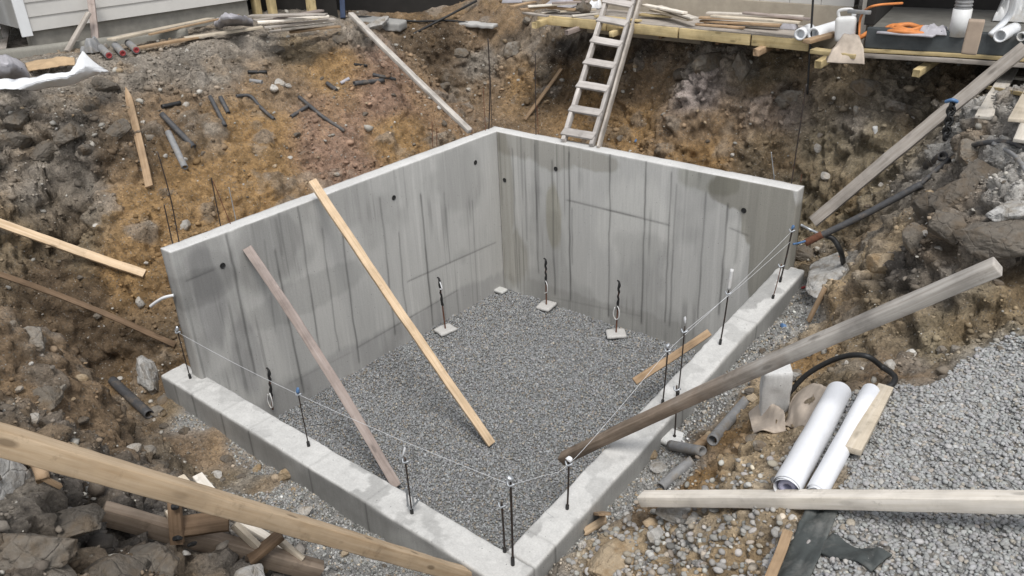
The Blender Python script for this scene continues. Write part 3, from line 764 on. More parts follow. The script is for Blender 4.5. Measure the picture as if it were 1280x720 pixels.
def hole(parent, p, axis):
    # tie hole: near-flat black disc on the face, its colour standing for the hole's shade
    V = []; Fs = []
    k = 14; r = .026
    for s, (rad, dep) in enumerate([(r*1.25, .003), (r, .003), (r*.9, -.0), (r*.2, .0005)]):
        for j in range(k):
            a = 2*math.pi*j/k; c, d = rad*math.cos(a), rad*math.sin(a)
            V.append(Vector((p[0]+dep, p[1]+c, p[2]+d)) if axis == 0 else Vector((p[0]+c, p[1]-dep, p[2]+d)))
    for s in range(3):
        for j in range(k): Fs.append((s*k+j, s*k+(j+1) % k, (s+1)*k+(j+1) % k, (s+1)*k+j))
    Fs.append(tuple(range(3*k, 4*k)))
    mesh_py('tie_hole', V, Fs, M['black'], parent)
for u in [(278, 332), (492, 247), (594, 203)]:
    y, z = px_left(*u); hole(lw, (.004, y, z), 0)
for u in [(695, 211), (930, 263), (631, 225)]:
    x, z = px_right(*u); hole(rw, (x, -.004, z), 1)
def beam_mesh(name, p0, p1, wdt, zb0, zb1, zbot, seed, label, joints):
    """low wall from p0 to p1 (centre line, xy), top sloping zb0 -> zb1"""
    p0 = Vector(p0); p1 = Vector(p1); L = (p1-p0).length
    V, Fs = lattice_box((int(L/.018), 18, 36))
    Hh = 1.2
    R = rounded(V, (L, wdt, Hh), .012+.030*np.abs(fbm(V*np.array([L, wdt, Hh])*5, 3, seed)))
    s = R[:, 0]/L+.5; v = R[:, 1]; h = R[:, 2]/Hh+.5
    d = (p1-p0)/L; nn = Vector((-d.y, d.x))
    top = zb0+(zb1-zb0)*s
    Pw = np.stack([p0.x+d.x*L*s+nn.x*v, p0.y+d.y*L*s+nn.y*v, zbot+(top-zbot)*h], 1)
    up = h > .985
    side = ~up
    lumps = .010*fbm(Pw*np.array([3, 3, 3]), 3, seed+1)+.006*fbm(Pw*14, 2, seed+2)
    Pw[up, 2] += lumps[up]
    wav = .006*fbm(Pw*2.5, 3, seed+3); Pw[:, 0] += nn.x*wav; Pw[:, 1] += nn.y*wav
    # floated top: coloured paler than the sides, with darker wet patches
    n1 = fbm(Pw*3.6, 4, seed+4); n2 = fbm(Pw*9, 3, seed+5)
    tt = 1+.10*n2+.07*fbm(Pw*22, 2, seed+6)
    wetp = sstep(.04, .13, n1+.25*n2)*(.55+.45*sstep(-.2, .3, fbm(Pw*1.2, 2, seed+14)))
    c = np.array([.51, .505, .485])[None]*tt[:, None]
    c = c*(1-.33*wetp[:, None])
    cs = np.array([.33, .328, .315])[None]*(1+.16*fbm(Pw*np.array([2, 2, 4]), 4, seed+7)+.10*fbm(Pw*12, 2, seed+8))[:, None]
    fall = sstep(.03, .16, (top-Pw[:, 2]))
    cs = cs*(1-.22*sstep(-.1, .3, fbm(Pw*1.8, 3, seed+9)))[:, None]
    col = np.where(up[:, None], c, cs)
    for sj, wd in joints:
        f = np.exp(-((s*L-sj)/wd)**2)
        col = col*(1-.5*(f*np.where(up, .35, 1))[:, None])
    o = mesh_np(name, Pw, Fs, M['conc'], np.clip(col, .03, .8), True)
    return tag(o, label, 'wall')
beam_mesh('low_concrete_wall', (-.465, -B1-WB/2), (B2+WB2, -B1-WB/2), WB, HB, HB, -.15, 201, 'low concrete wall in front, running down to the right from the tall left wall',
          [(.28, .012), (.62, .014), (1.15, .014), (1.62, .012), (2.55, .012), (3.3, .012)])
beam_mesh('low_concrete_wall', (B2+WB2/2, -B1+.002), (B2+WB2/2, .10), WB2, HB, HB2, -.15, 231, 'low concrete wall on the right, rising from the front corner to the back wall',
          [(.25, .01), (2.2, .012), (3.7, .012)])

# ------------------------------------------------------------------ lumber, pipes, wires
def frame_from(d, up=Vector((0, 0, 1)), roll=0.0):
    x = d.normalized()
    y = up.cross(x)
    if y.length < 1e-3: y = Vector((0, 1, 0)).cross(x)
    y.normalize(); z = x.cross(y)
    m = Matrix((x, y, z)).transposed()
    return m @ Matrix.Rotation(roll, 3, 'X')
_bn = [0]
def lumber(name, A, B, w, t, mat, label=None, cat=None, roll=0.0, bow=.012, group=None, parent=None, point=0, taper=1.0, warp=.05, up=Vector((0, 0, 1)), ragged=.0):
    _bn[0] += 1; sd = _bn[0]*7
    A = Vector(A); B = Vector(B); L = (B-A).length
    nx = max(8, min(70, int(L/.06)))
    V, Fs = lattice_box((nx, 4, 3))
    rr_ = min(w, t)*(.05+.05*abs(math.sin(sd)))
    V[:, 1] = np.interp(V[:, 1], [0, .25, .5, .75, 1], [0, rr_/w, .5, 1-rr_/w, 1])
    V[:, 2] = np.interp(V[:, 2], [0, 1/3, 2/3, 1], [0, rr_/t, 1-rr_/t, 1])
    V[:, 0] = np.where((V[:, 0] > 0) & (V[:, 0] < 1/nx*1.01), rr_/L, np.where((V[:, 0] < 1) & (V[:, 0] > 1-1/nx*1.01), 1-rr_/L, V[:, 0]))
    bow = bow*min(1, L/2.2)**1.5
    R = rounded(V, (L, w, t), rr_)
    s = R[:, 0]/L+.5
    q = np.stack([R[:, 0]*2.2, np.full(len(R), sd*1.7), np.zeros(len(R))], 1)
    wd = 1+.035*fbm(q*2.2, 3, sd)+(taper-1)*s
    if point: wd *= np.where(s < point, .12+.88*np.clip(s/point, 0, 1), 1)
    R[:, 1] *= wd; R[:, 2] *= 1+.05*fbm(q*2.5+5, 2, sd+1)
    R[:, 1] += bow*(np.sin(math.pi*s)-.5)*(1 if sd % 2 else -1)+.004*fbm(q*1.5, 2, sd+2)
    R[:, 2] += .5*bow*(np.sin(math.pi*s)-.5)*(1 if sd % 3 else -1)
    R += .0018*np.stack([fbm(R*14+sd, 2, sd+3), fbm(R*14+sd, 2, sd+4), fbm(R*14+sd, 2, sd+5)], 1)
    if ragged:
        e = (s > .999) | (s < .001)
        R[e, 0] += ragged*fbm(R*30+sd, 2, sd+8)[e]
    a = warp*(s-.5)*(1 if sd % 5 > 2 else -1)
    cy, sy = np.cos(a), np.sin(a)
    R[:, 1], R[:, 2] = R[:, 1]*cy-R[:, 2]*sy, R[:, 1]*sy+R[:, 2]*cy
    o = mesh_np(name, R, Fs, M[mat] if isinstance(mat, str) else mat, None, False)
    m = frame_from(B-A, up, roll)
    o.matrix_world = Matrix.Translation((A+B)/2) @ m.to_4x4()
    if parent is not None:
        o.parent = parent; o.matrix_parent_inverse = parent.matrix_world.inverted()
    if label: tag(o, label, cat or 'plank', group)
    return o
def lumber_r(name, A, B, w, t, mat, label=None, cat=None, **kw):
    """a board lying on the earth: raised along the lines of sight until it only touches the high spots"""
    A = Vector(A); B = Vector(B)
    for _ in range(140):
        worst = 0; ws = .5
        for s in np.linspace(.04, .96, 17):
            p = A.lerp(B, float(s)); e = zg(p.x, p.y)+t*.5-p.z
            if e > worst: worst = e; ws = float(s)
        if worst < .018: break
        A = A+(CAM-A).normalized()*.015*(1.2-ws); B = B+(CAM-B).normalized()*.015*(.2+ws)
    return lumber(name, A, B, w, t, mat, label, cat, **kw)
def spline(pts, n=8):
    pts = [Vector(p) for p in pts]
    if len(pts) < 3: return [pts[0].lerp(pts[-1], k/n) for k in range(n+1)]
    out_ = []
    for i in range(len(pts)-1):
        p0 = pts[max(i-1, 0)]; p1 = pts[i]; p2 = pts[i+1]; p3 = pts[min(i+2, len(pts)-1)]
        for k in range(n):
            t = k/n
            out_.append(.5*((2*p1)+(p2-p0)*t+(2*p0-5*p1+4*p2-p3)*t*t+(3*p1-p0-3*p2+p3)*t**3))
    out_.append(pts[-1]); return out_
def tube_geo(path, r, k=10, hollow=0.0, caps=True):
    path = [Vector(p) for p in path]
    V = []; Fs = []
    rr = r if callable(r) else (lambda s: r)
    n = len(path)
    t0 = (path[1]-path[0]).normalized()
    ref = Vector((0, 0, 1)) if abs(t0.z) < .9 else Vector((1, 0, 0))
    y = ref.cross(t0).normalized()
    rings = []
    for i, p in enumerate(path):
        t = (path[min(i+1, n-1)]-path[max(i-1, 0)]).normalized()
        y = (y-t*y.dot(t)).normalized(); z = t.cross(y)
        ring = []
        for j in range(k):
            a = 2*math.pi*j/k
            ring.append(len(V)); V.append(p+(y*math.cos(a)+z*math.sin(a))*rr(i/(n-1)))
        rings.append(ring)
    for i in range(n-1):
        for j in range(k):
            Fs.append((rings[i][j], rings[i][(j+1) % k], rings[i+1][(j+1) % k], rings[i+1][j]))
    if hollow:
        for (i, di) in ((0, 1), (n-1, -1)):
            c = path[i]; r1 = []; r2 = []
            dv = (path[i+di]-c).normalized()*min(rr(.5)*3, (path[0]-path[-1]).length*.3)
            for v in rings[i]:
                r1.append(len(V)); V.append(c+(V[v]-c)*hollow)
            for v in rings[i]:
                r2.append(len(V)); V.append(c+(V[v]-c)*hollow+dv)
            for j in range(k):
                a, b = j, (j+1) % k
                q1 = (rings[i][a], r1[a], r1[b], rings[i][b]); q2 = (r1[a], r2[a], r2[b], r1[b])
                if di < 0: q1 = q1[::-1]; q2 = q2[::-1]
                Fs.append(q1); Fs.append(q2)
            Fs.append(tuple(r2 if di > 0 else r2[::-1]))
    elif caps:
        Fs.append(tuple(rings[0][::-1])); Fs.append(tuple(rings[-1]))
    return V, Fs
def tube(name, path, r, mat, label=None, cat=None, k=10, hollow=0.0, parent=None, group=None, smooth=True, sp=8):
    pth = spline(path, sp)
    V, Fs = tube_geo(pth, r, k, hollow)
    c = sum((Vector(v) for v in V), Vector())/len(V)
    V = [Vector(v)-c for v in V]
    o = mesh_py(name, V, Fs, M[mat] if isinstance(mat, str) else mat, None, smooth)
    o.location = c
    if hollow:
        for p in o.data.polygons: p.use_smooth = len(p.vertices) == 4
    if parent is not None:
        o.parent = parent; o.matrix_parent_inverse = parent.matrix_world.inverted()
    if label: tag(o, label, cat, group)
    return o
def rock(name, c, size, mat, label, cat, seed, group=None, rotz=None, sub=3, flat=(1, .8, .6), tilt=None, parent=None):
    if size > .12 and sub > 3: sub = 5
    bm = bmesh.new(); bmesh.ops.create_icosphere(bm, subdivisions=sub, radius=1)
    V = np.array([v.co[:] for v in bm.verts])
    rg = np.random.default_rng(seed)
    d = 1+.22*fbm(V*1.1+seed*3.1, 3, seed)
    V = V*d[:, None]
    for k in range(15 if sub > 3 else 10):                        # break off flat faces
        nn = rg.normal(size=3); nn /= np.linalg.norm(nn)
        h = rg.uniform(.50, .88)
        e = V@nn-h
        V = V-np.clip(e, 0, None)[:, None]*nn*.9
    V = V*(1+.07*fbm(V*3+seed, 4, seed+1)+((.05*fbm(V*8+seed, 4, seed+2)-.07*sstep(.86, 1.0, 1-np.abs(fbm(V*2.2+seed*2, 3, seed+5))*2)) if sub > 3 else 0))[:, None]*np.array(flat)[None]*size
    for v, q in zip(bm.verts, V): v.co = q
    me = bpy.data.meshes.new(name); bm.to_mesh(me); bm.free()
    for p in me.polygons: p.use_smooth = sub > 3
    me.materials.append(M[mat])
    o = link(bpy.data.objects.new(name, me), parent)
    o.location = c
    o.rotation_euler = (rg.uniform(-.4, .4) if tilt is None else tilt[0], rg.uniform(-.4, .4) if tilt is None else tilt[1], rg.uniform(0, 6.3) if rotz is None else rotz)
    return tag(o, label, cat, group)

# ------------------------------------------------------------------ houses, deck
def box_geo(o, ex, ey, ez):
    """corner o and three edge vectors"""
    o = Vector(o); ex = Vector(ex); ey = Vector(ey); ez = Vector(ez)
    V = [o, o+ex, o+ex+ey, o+ey, o+ez, o+ex+ez, o+ex+ey+ez, o+ey+ez]
    return V, [(0, 3, 2, 1), (4, 5, 6, 7), (0, 1, 5, 4), (1, 2, 6, 5), (2, 3, 7, 6), (3, 0, 4, 7)]
def part_box(name, o, ex, ey, ez, mat, parent, bevel=.006):
    V, Fs = box_geo(o, ex, ey, ez)
    c = sum(V, Vector())/8
    ob = mesh_py(name, [v-c for v in V], Fs, M[mat], None, False, bevel)
    ob.location = c
    if parent is not None:
        ob.parent = parent; ob.matrix_parent_inverse = parent.matrix_world.inverted()
    return ob
def lap_siding(name, o, ex, h, step, nrm_, mat, parent):
    """horizontal lapped boards on a face from o along ex, going up h"""
    V = []; Fs = []
    k = int(h/step); o = Vector(o); ex = Vector(ex); nn = Vector(nrm_)
    for i in range(k):
        z0 = i*step; b = len(V)
        V += [o+Vector((0, 0, z0))+nn*.0, o+ex+Vector((0, 0, z0))+nn*.0, o+Vector((0, 0, z0))+nn*.022, o+ex+Vector((0, 0, z0))+nn*.022,
              o+Vector((0, 0, z0+step))+nn*.004, o+ex+Vector((0, 0, z0+step))+nn*.004]
        Fs += [(b, b+1, b+3, b+2), (b+2, b+3, b+5, b+4)]
    c = o
    ob = mesh_py(name, [v-c for v in V], Fs, M[mat], None, False)
    ob.location = c
    ob.parent = parent; ob.matrix_parent_inverse = parent.matrix_world.inverted()
    return ob
bpy.context.view_layer.update()
hA = at_z(44, 62, GZ); hB = at_z(313, 19, GZ)
hd = (hB-hA).normalized(); hn = Vector((hd.y, -hd.x, 0))     # outward
hl = (hB-hA).length
house = empty('house', hA, 'white clapboard house at top left with a white corner board', 'house')
bpy.context.view_layer.update()
up3 = Vector((0, 0, 1))
part_box('foundation', hA-up3*.6-hn*.25, hd*hl, hn*.21, up3*.86, 'found', house)
lap_siding('siding', hA+up3*.26, hd*hl, 4.4, .20, hn, 'siding', house)
part_box('wall', hA+up3*.262-hn*4, hd*hl, hn*3.98, up3*4.4, 'siding', house)
part_box('corner_board', hA+up3*.2-hd*.13, hd*.15, hn*.045, up3*4.5, 'trimw', house)
part_box('corner_board', hB+up3*.28-hd*.02, hd*.10, hn*.045, up3*4.4, 'trimw', house)
part_box('roof', hA+up3*4.66-hn*4.4-hd*.3, hd*(hl+.6), hn*4.7, up3*.2, 'darkin', house)
# set-back side wing, left edge of the photo
wg = hA-hd*.13-hn*.9
part_box('wing_foundation', wg-up3*.6-hd*4-hn*.2, hd*4, hn*.18, up3*.84, 'found', house)
lap_siding('wing_siding', wg+up3*.24-hd*4, hd*4, 4.2, .2, hn, 'siding', house)
part_box('porch_roof', wg+up3*2.6-hd*4, hd*4, hn*1.6, up3*.12, 'darkin', house)
kA = at_z(-10, 74, GZ); kB = at_z(235, 44, GZ)
V, Fs = lattice_box((60, 6, 4)); kd = (kB-kA); kL = kd.length
R = rounded(V, (kL, .16, .22), .015); R += .008*np.stack([fbm(R*6, 3, 1), fbm(R*6, 3, 2), fbm(R*6, 3, 3)], 1)
kk = mesh_np('concrete_kerb', R, Fs, M['conc'], np.tile(np.array([.24, .23, .20]), (len(R), 1))*(1+.2*fbm(R*3, 3, 4))[:, None], True)
kk.matrix_world = Matrix.Translation((kA+kB)/2+Vector((0, 0, .0))) @ frame_from(kd).to_4x4()
tag(kk, 'low grey concrete kerb along the foot of the white house', 'kerb')

# open timber shed between the houses, dark inside
sA = at_z(322, 16, GZ); sB = at_z(700, -6, GZ)
shed = empty('timber_shed', sA, 'dark open timber shed with yellow posts beside the white house', 'shed')
bpy.context.view_layer.update()
s2 = at_z(390, 14, GZ)
sdir = (s2-sA); sdir.z = 0
for p in (sA, sA+sdir*.28, s2):
    lumber('post', p-up3*.2, p+up3*2.6, .13, .13, 'yellow', parent=shed)
sb_n = Vector((-hn.x, -hn.y, 0))
sd2 = Vector((.15, 1, 0)).normalized()
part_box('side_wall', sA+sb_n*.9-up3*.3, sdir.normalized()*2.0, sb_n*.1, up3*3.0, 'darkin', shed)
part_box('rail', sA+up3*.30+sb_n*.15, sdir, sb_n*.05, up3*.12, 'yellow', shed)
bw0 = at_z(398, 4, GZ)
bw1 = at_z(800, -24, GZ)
part_box('dark_rear_panel', bw0-up3*.3, bw1-bw0, Vector((-.02, .12, 0)), up3*2.9, 'darkin', shed)  # black panel stands for the dark void between the houses
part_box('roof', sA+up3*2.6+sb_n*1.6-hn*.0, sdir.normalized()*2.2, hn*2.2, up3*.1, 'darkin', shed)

# deck of planks over the back bank
DZ = 3.55
dA = at_z(671, 18, DZ); dB = at_z(1013, 50, DZ)
dd = (dB-dA).normalized(); dL = (dB-dA).length; dn = Vector((-dd.y, dd.x, 0))
deck = empty('plank_deck', dA, 'timber plank deck with yellow edge boards above the back bank', 'deck')
bpy.context.view_layer.update()
V = []; Fs = []
for k in range(16):
    g = box_geo(dA+dn*(.05+k*.147)+dd*random.uniform(-.05, .05)-up3*(.03+random.uniform(0, .004)), dd*dL, dn*.14, up3*.03)
    b = len(V); V += g[0]; Fs += [tuple(i+b for i in f) for f in g[1]]
pl = mesh_py('planking', V, Fs, M['grey']); pl.parent = deck; pl.matrix_parent_inverse = deck.matrix_world.inverted()
seg = [0, .3, .575, .82, 1.0]
for a, b in zip(seg[:-1], seg[1:]):
    lumber('edge_board', dA+dd*dL*(a+.003)-up3*.075+dn*.022, dA+dd*dL*(b-.003)-up3*.075+dn*.022, .045, .135, 'yellow', parent=deck, bow=.004, warp=.01)
for k in range(5):
    a = .1+k*.2
    lumber('joist', dA+dd*dL*a-up3*.12+dn*.08, dA+dd*dL*a-up3*.12+dn*2.3, .05, .14, 'brown', parent=deck)
for lab, (x, y), back, mt, wd in [
    ('short pale timber end poking out under the left end of the deck', (667, 32), .35, 'yellow', .09), ('pinkish timber end poking out under the deck left of the ladder', (708, 41), .55, 'pink', .07),
    ('broken yellow timber end poking out behind the ladder', (764, 43), .4, 'yellow', .08), ('square tan timber end poking out under the middle of the deck', (945, 66), .45, 'tan', .09),
    ('square yellow timber end poking out below the step of the deck', (1022, 81), .4, 'yellow', .09), ('square yellow timber end poking out under the dark slab', (1145, 92), .5, 'yellow', .085)]:
    A = at_y(x, y, dA.y-.30); lumber('timber', A, A+dn*(back+.35)+up3*.05, wd, wd, mt, lab, 'timber', ragged=.03)

# step at the right end of the deck, dark upstand, open garage behind
eA = at_z(1080, 62, GZ); eB = at_z(1300, 75, GZ)
ed = (eB-eA).normalized(); en = Vector((-ed.y, ed.x, 0)); eL = (eB-eA).length
gar = empty('garage', eA, 'open garage at top right with a dark membrane upstand along its floor edge', 'building')
bpy.context.view_layer.update()
part_box('upstand', eA+up3*.02, ed*(eL+3), en*.09, up3*.235, 'membrane', gar, .01)
part_box('floor_slab', eA+en*.095+up3*.03, ed*(eL+3), en*6, up3*.17, 'inner', gar)
part_box('dark_rear_panel', eA+en*2.05+up3*.2-ed*.2, ed*(eL+3.2), en*.1, up3*2.8, 'darkin', gar)  # near-black panel, colour standing for the unlit depth of the garage
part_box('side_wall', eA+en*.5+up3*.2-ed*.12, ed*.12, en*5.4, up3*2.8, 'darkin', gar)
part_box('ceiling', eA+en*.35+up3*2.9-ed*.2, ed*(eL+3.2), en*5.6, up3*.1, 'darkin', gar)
lumber('sill_plank', eA-en*.03+up3*.0, eB-en*.03+up3*.0, .05, .04, 'yellow', parent=gar)
lumber('sill_plank', eA-en*.05-up3*.055, eB-en*.05-up3*.055, .06, .05, 'grey', parent=gar)
h2A = at_z(770, 22, DZ); h2B = at_z(1062, 48-4, DZ)
h2A = at_z(1062, 36, DZ); h2d = -dd; h2L = 4.3
house2 = empty('house', h2A, 'pale block house behind the plank deck with a tan plinth', 'house')
bpy.context.view_layer.update()
part_box('plinth', h2A-up3*.4, h2d*h2L, dn*.2, up3*(.4+.27), 'tanwall', house2)
V = []; Fs = []
for r in range(14):
    for c in range(10):
        off = .22 if r % 2 else 0
        g = box_geo(h2A+dn*.03+h2d*max(0, c*.44-off)+up3*(.272+r*.2), h2d*.432, dn*.18, up3*.194)
        b = len(V); V += g[0]; Fs += [tuple(i+b for i in f) for f in g[1]]
bw = mesh_py('block_wall', V, Fs, M['siding']); bw.parent = house2; bw.matrix_parent_inverse = house2.matrix_world.inverted()
part_box('wall_core', h2A+dn*.05+up3*.28, h2d*h2L, dn*.14, up3*2.8, 'found', house2)

# ------------------------------------------------------------------ ladder
def ladder():
    zt = H+.012
    fl = at_z(704, 177, zt); fr = at_z(740, 183, zt)
    tl = at_y(752, 22, dA.y-.07); tr_ = at_y(785, 28, dA.y-.07)
    ul = (tl-fl); ur = (tr_-fr)
    root = empty('ladder', (fl+fr)/2, 'weathered timber ladder standing on the back wall and leaning on the deck edge', 'ladder')
    bpy.context.view_layer.update()
    ends = []
    nrm_l = ul.cross(fr-fl).normalized()
    if nrm_l.z < 0: nrm_l = -nrm_l
    K = 1.28
    for nm, f, u, mt in (('rail', fl, ul, 'ladder'), ('rail', fr, ur, 'ladder')):
        lumber(nm, f, f+u*K, .05, .095, mt, parent=root, up=nrm_l, bow=.006, warp=.01)
    off = (fr-fl).normalized()*.085
    lumber('outer_rail', fr+off-nrm_l*.02, fr+off+ur*K-nrm_l*.02, .03, .10, 'grey', parent=root, up=nrm_l, bow=.006, warp=.01)
    # treads where the photo shows them
    ys = [168, 139, 109, 80, 53, 27, 4, -18]
    for y in ys:
        s = (177-y)/(177-22.)
        # perspective: find parameter whose image row matches
        lo, hi = -.2, 1.6
        for _ in range(40):
            mid = (lo+hi)/2; q = fl+ul*mid-CAM; yy = CY-F_PX*q.dot(_u2)/q.dot(_fw)
            if yy > y: lo = mid
            else: hi = mid
        a = fl+ul*lo; b = fr+ur*lo
        lumber('tread', a-(b-a)*.06+nrm_l*.05, b+(b-a)*.04+nrm_l*.05, .12, .034, 'ladder', parent=root, up=nrm_l, bow=.003, warp=.02)
ladder()

# ------------------------------------------------------------------ big planks and timbers
PL = 'plank'
def lx(px, py, off=.0): return at_x(px, py, off)
def onb(px, py):
    """top of the right low wall or the left low wall under a pixel"""
    best = None
    for z in np.linspace(HB2+.05, HB-.02, 160):
        v = at_z(px, py, float(z))
        if B2-.02 < v.x < B2+WB2+.02 and v.y > -B1-.3 and z <= beam_top(v.y): return v
        if v.y < -B1+.02 and z <= HB: return v
    return at_z(px, py, HB)
lumber('plank', lx(389, 226, .075), at_z(614, 556, .035), .095, .042, 'fresh', 'long fresh yellow plank leaning from the left wall top down to the gravel', PL, bow=.02, roll=.25)
lumber('plank', lx(311, 309, .035), at_z(498, 607, .06), .10, .045, 'pink', 'weathered greyish pink plank leaning against the inside of the left wall', PL, bow=.03, roll=.5)
v0 = at_z(437, 17, 3.7); v1 = at_z(587, 164, H+.03)
for _ in range(200):
    if all(zg(*v0.lerp(v1, s).xy)+.02 < v0.lerp(v1, s).z for s in np.linspace(.12, .97, 30)): break
    v0 = v0+(CAM-v0).normalized()*.02
lumber('plank', v0, at_z(587, 164, H+.03), .085, .06, 'beamgrey', 'pale grey board spanning from the bank crest down onto the left wall top', PL, bow=.03)
lumber_r('stake', gnd(159, 114, .05), gnd(188, 236, .03), .09, .03, 'tan', 'brown board with a pointed top lying on the left slope', 'stake', point=.12, roll=.3)
lumber_r('plank', gnd(-45, 274, .12), gnd(181, 345, .02), .10, .04, 'fresh', 'yellow plank sticking out over the left slope at the photo edge', PL, roll=.6)
lumber_r('plank', gnd(-40, 338, .12), gnd(221, 434, .05), .06, .025, 'brown', 'thin dirty brown lath on the dark slope left of the left wall', PL, roll=.7, bow=.04)
lumber_r('plank', gnd(656, 151, .02), gnd(702, 89, .04), .07, .025, 'tan', 'short yellowish stick on the earth behind the back corner of the walls', PL)
lumber('plank', at_d(1016, 277, 9.0), at_d(1282, 58, 7.7), .13, .04, 'grey', 'long grey board rising from behind the right wall to the right photo edge', PL, bow=.02, roll=.85, up=Vector((0, 0, 1)))
lumber('timber', at_d(-60, 532, 3.15), at_d(592, 722, 6.35), .102, .104, 'fresh', 'large fresh yellow timber across the lower left foreground', 'timber', bow=.015, roll=.12)
# the leaning squared beam on the right
bA = at_d(703, 571, 7.55); bB = at_d(1247, 330, 4.75)
lumber('timber', bA, bB, .10, .09, 'beamstain', 'long grey weathered beam resting on the right low wall and a pale block', 'timber', bow=.03, roll=.25)
lumber('plank', at_z(793, 477, .45), onb(893, 403)+Vector((-.05, 0, -.15)), .085, .03, 'tan', 'brown board end leaning inside the pit against the right low wall', PL, roll=.6)
lumber_r('timber', gnd(803, 630, .06), gnd(1330, 641, .07), .105, .085, 'white_wood', 'bleached squared timber lying level across the gravel heap', 'timber', bow=.006)
lumber_r('plank', gnd(1064, 576, .08), gnd(1106, 492, .05), .10, .05, 'pale', 'short pale plank under the right hand white roll', PL)
# boards on the bank at the right edge
for lab, a, b, wd, t, mt, l1 in [
    ('pale plank on the right bank lying across a thin yellow batten', (1226, 160), (1262, 96), .15, .03, 'white_wood', .10),
    ('nearest pale plank end on the bank at the right photo edge', (1276, 190), (1305, 120), .16, .035, 'white_wood', .09),
    ('pale plank end at the right photo edge behind the nearest one', (1268, 160), (1300, 96), .12, .03, 'pale', .07),
    ('thin yellow batten under the pale plank on the right bank', (1222, 113), (1300, 130), .045, .035, 'yellow', .06),
    ('pale plank lying along the foot of the dark upstand', (1232, 98), (1295, 104), .09, .03, 'white_wood', .04)]:
    lumber_r('plank', gnd(*a, l1), gnd(*b, l1), wd, t, mt, lab, PL, bow=.005)
# stack of boards by the white house, pale planks on the crest
for lab, a, b, wd, t, mt, l1 in [
    ('long pale plank on the crest before the white house, upper of two', (143, 64), (266, 36), .16, .035, 'pale', .16),
    ('long pale plank on the crest before the white house, lower of two', (232, 54), (329, 40), .14, .035, 'pale', .07),
    ('weathered grey plank lying behind the two pale ones on the crest', (150, 54), (255, 34), .12, .03, 'grey', .10), ('thin tan lath across the pale planks on the crest', (190, 58), (300, 32), .05, .025, 'tan', .17),
    ('greyish board under the upper pale plank on the crest', (165, 66), (262, 48), .13, .03, 'tan', .05)]:
    lumber_r('plank', gnd(*a, l1), gnd(*b, l1), wd, t, mt, lab, PL, bow=.008)
stk = [((312, 20), (408, 18), .36, 'grey'), ((322, 28), (411, 20), .29, 'white_wood'), ((330, 34), (418, 24), .22, 'grey'), ((352, 36), (416, 29), .16, 'white_wood'),
       ((338, 40), (404, 30), .10, 'grey'), ((318, 26), (396, 16), .24, 'grey'), ((362, 40), (425, 33), .05, 'tan'), ((345, 24), (402, 13), .31, 'pink')]
STK = ['topmost grey board of the untidy stack right of the white house', 'pale board second from the top of the untidy stack', 'grey board in the middle of the untidy stack', 'pale board low at the right of the untidy stack',
       'lowest grey board of the untidy stack, on its left side', 'grey board at the back of the untidy stack', 'tan board lying lowest at the right end of the untidy stack', 'short pinkish board crossing the top of the untidy stack']
for k, (a, b, l1, mt) in enumerate(stk):
    base = gnd(365, 40); 
    A = at_z(*a, GZ+l1); B = at_z(*b, GZ+l1)
    lumber('plank', A, B, .13, .028, mt, STK[k], PL, group='boards stacked right of the white house', bow=.015)
# lumber piles on the deck
def deckpt(px, py, l): return at_z(px, py, DZ+l)
dk = [((822, 8), (868, 23), .13, .12, 'white_wood'), ((815, 12), (862, 25), .09, .10, 'pale'), ((805, 6), (856, 16), .17, .10, 'white_wood'), ((800, 18), (840, 21), .05, .1, 'yellow'),
      ((884, 16), (1004, 21), .16, .12, 'white_wood'), ((874, 22), (1003, 25), .11, .10, 'tan'), ((876, 26), (975, 32), .06, .10, 'tan'), ((880, 28), (990, 29), .02, .12, 'pale'),
      ((745, 20), (800, 26), .03, .10, 'yellow'), ((682, 9), (720, 12), .08, .1, 'tan'), ((650, 12), (695, 8), .10, .09, 'tan'), ((660, 8), (722, 4), .14, .08, 'white_wood'), ((700, 14), (745, 12), .05, .1, 'pale'), ((655, 16), (684, 20), .05, .08, 'grey'), ((690, 4), (735, 2), .18, .09, 'pink'), ((676, 16), (712, 10), .03, .07, 'white_wood'),
      ((640, 8), (668, 2), .1, .09, 'tan'), ((715, 20), (748, 17), .02, .06, 'white_wood'), ((655, 2), (690, -4), .12, .1, 'grey'), ((890, 20), (1000, 28), .20, .11, 'pale'), ((930, 16), (1012, 24), .24, .08, 'pink'), ((870, 30), (930, 35), .02, .07, 'tan')]
DKL = ['bleached board sloping down at the right of the pile behind the ladder', 'tan pale board low in the pile behind the ladder', 'bleached board topmost in the pile behind the ladder', 'short yellow board at the foot of the pile behind the ladder',
       'long bleached board topmost in the low pile along the tan plinth', 'long tan board second in the low pile along the tan plinth', 'shorter tan board at the front of the low pile by the plinth', 'pale board at the bottom of the low pile by the plinth',
       'yellow board lying flat on the deck behind the ladder rails', 'tan offcut lying across the middle of the deck left of the ladder', 'tan offcut at the far left end of the deck', 'bleached offcut on top of the litter left of the ladder',
       'pale offcut lying flat on the deck near the ladder', 'grey offcut at the left front corner of the deck', 'pinkish offcut raised at the back of the deck left of the ladder', 'narrow bleached offcut along the front of the deck left of the ladder',
       'tan offcut sticking out past the left end of the deck', 'narrow bleached lath on the deck edge beside the ladder', 'grey board at the top photo edge left of the ladder', 'pale board crossing the top of the low pile by the plinth', 'pinkish lath lying topmost on the right end of the low pile', 'tan lath on the deck in front of the low pile']
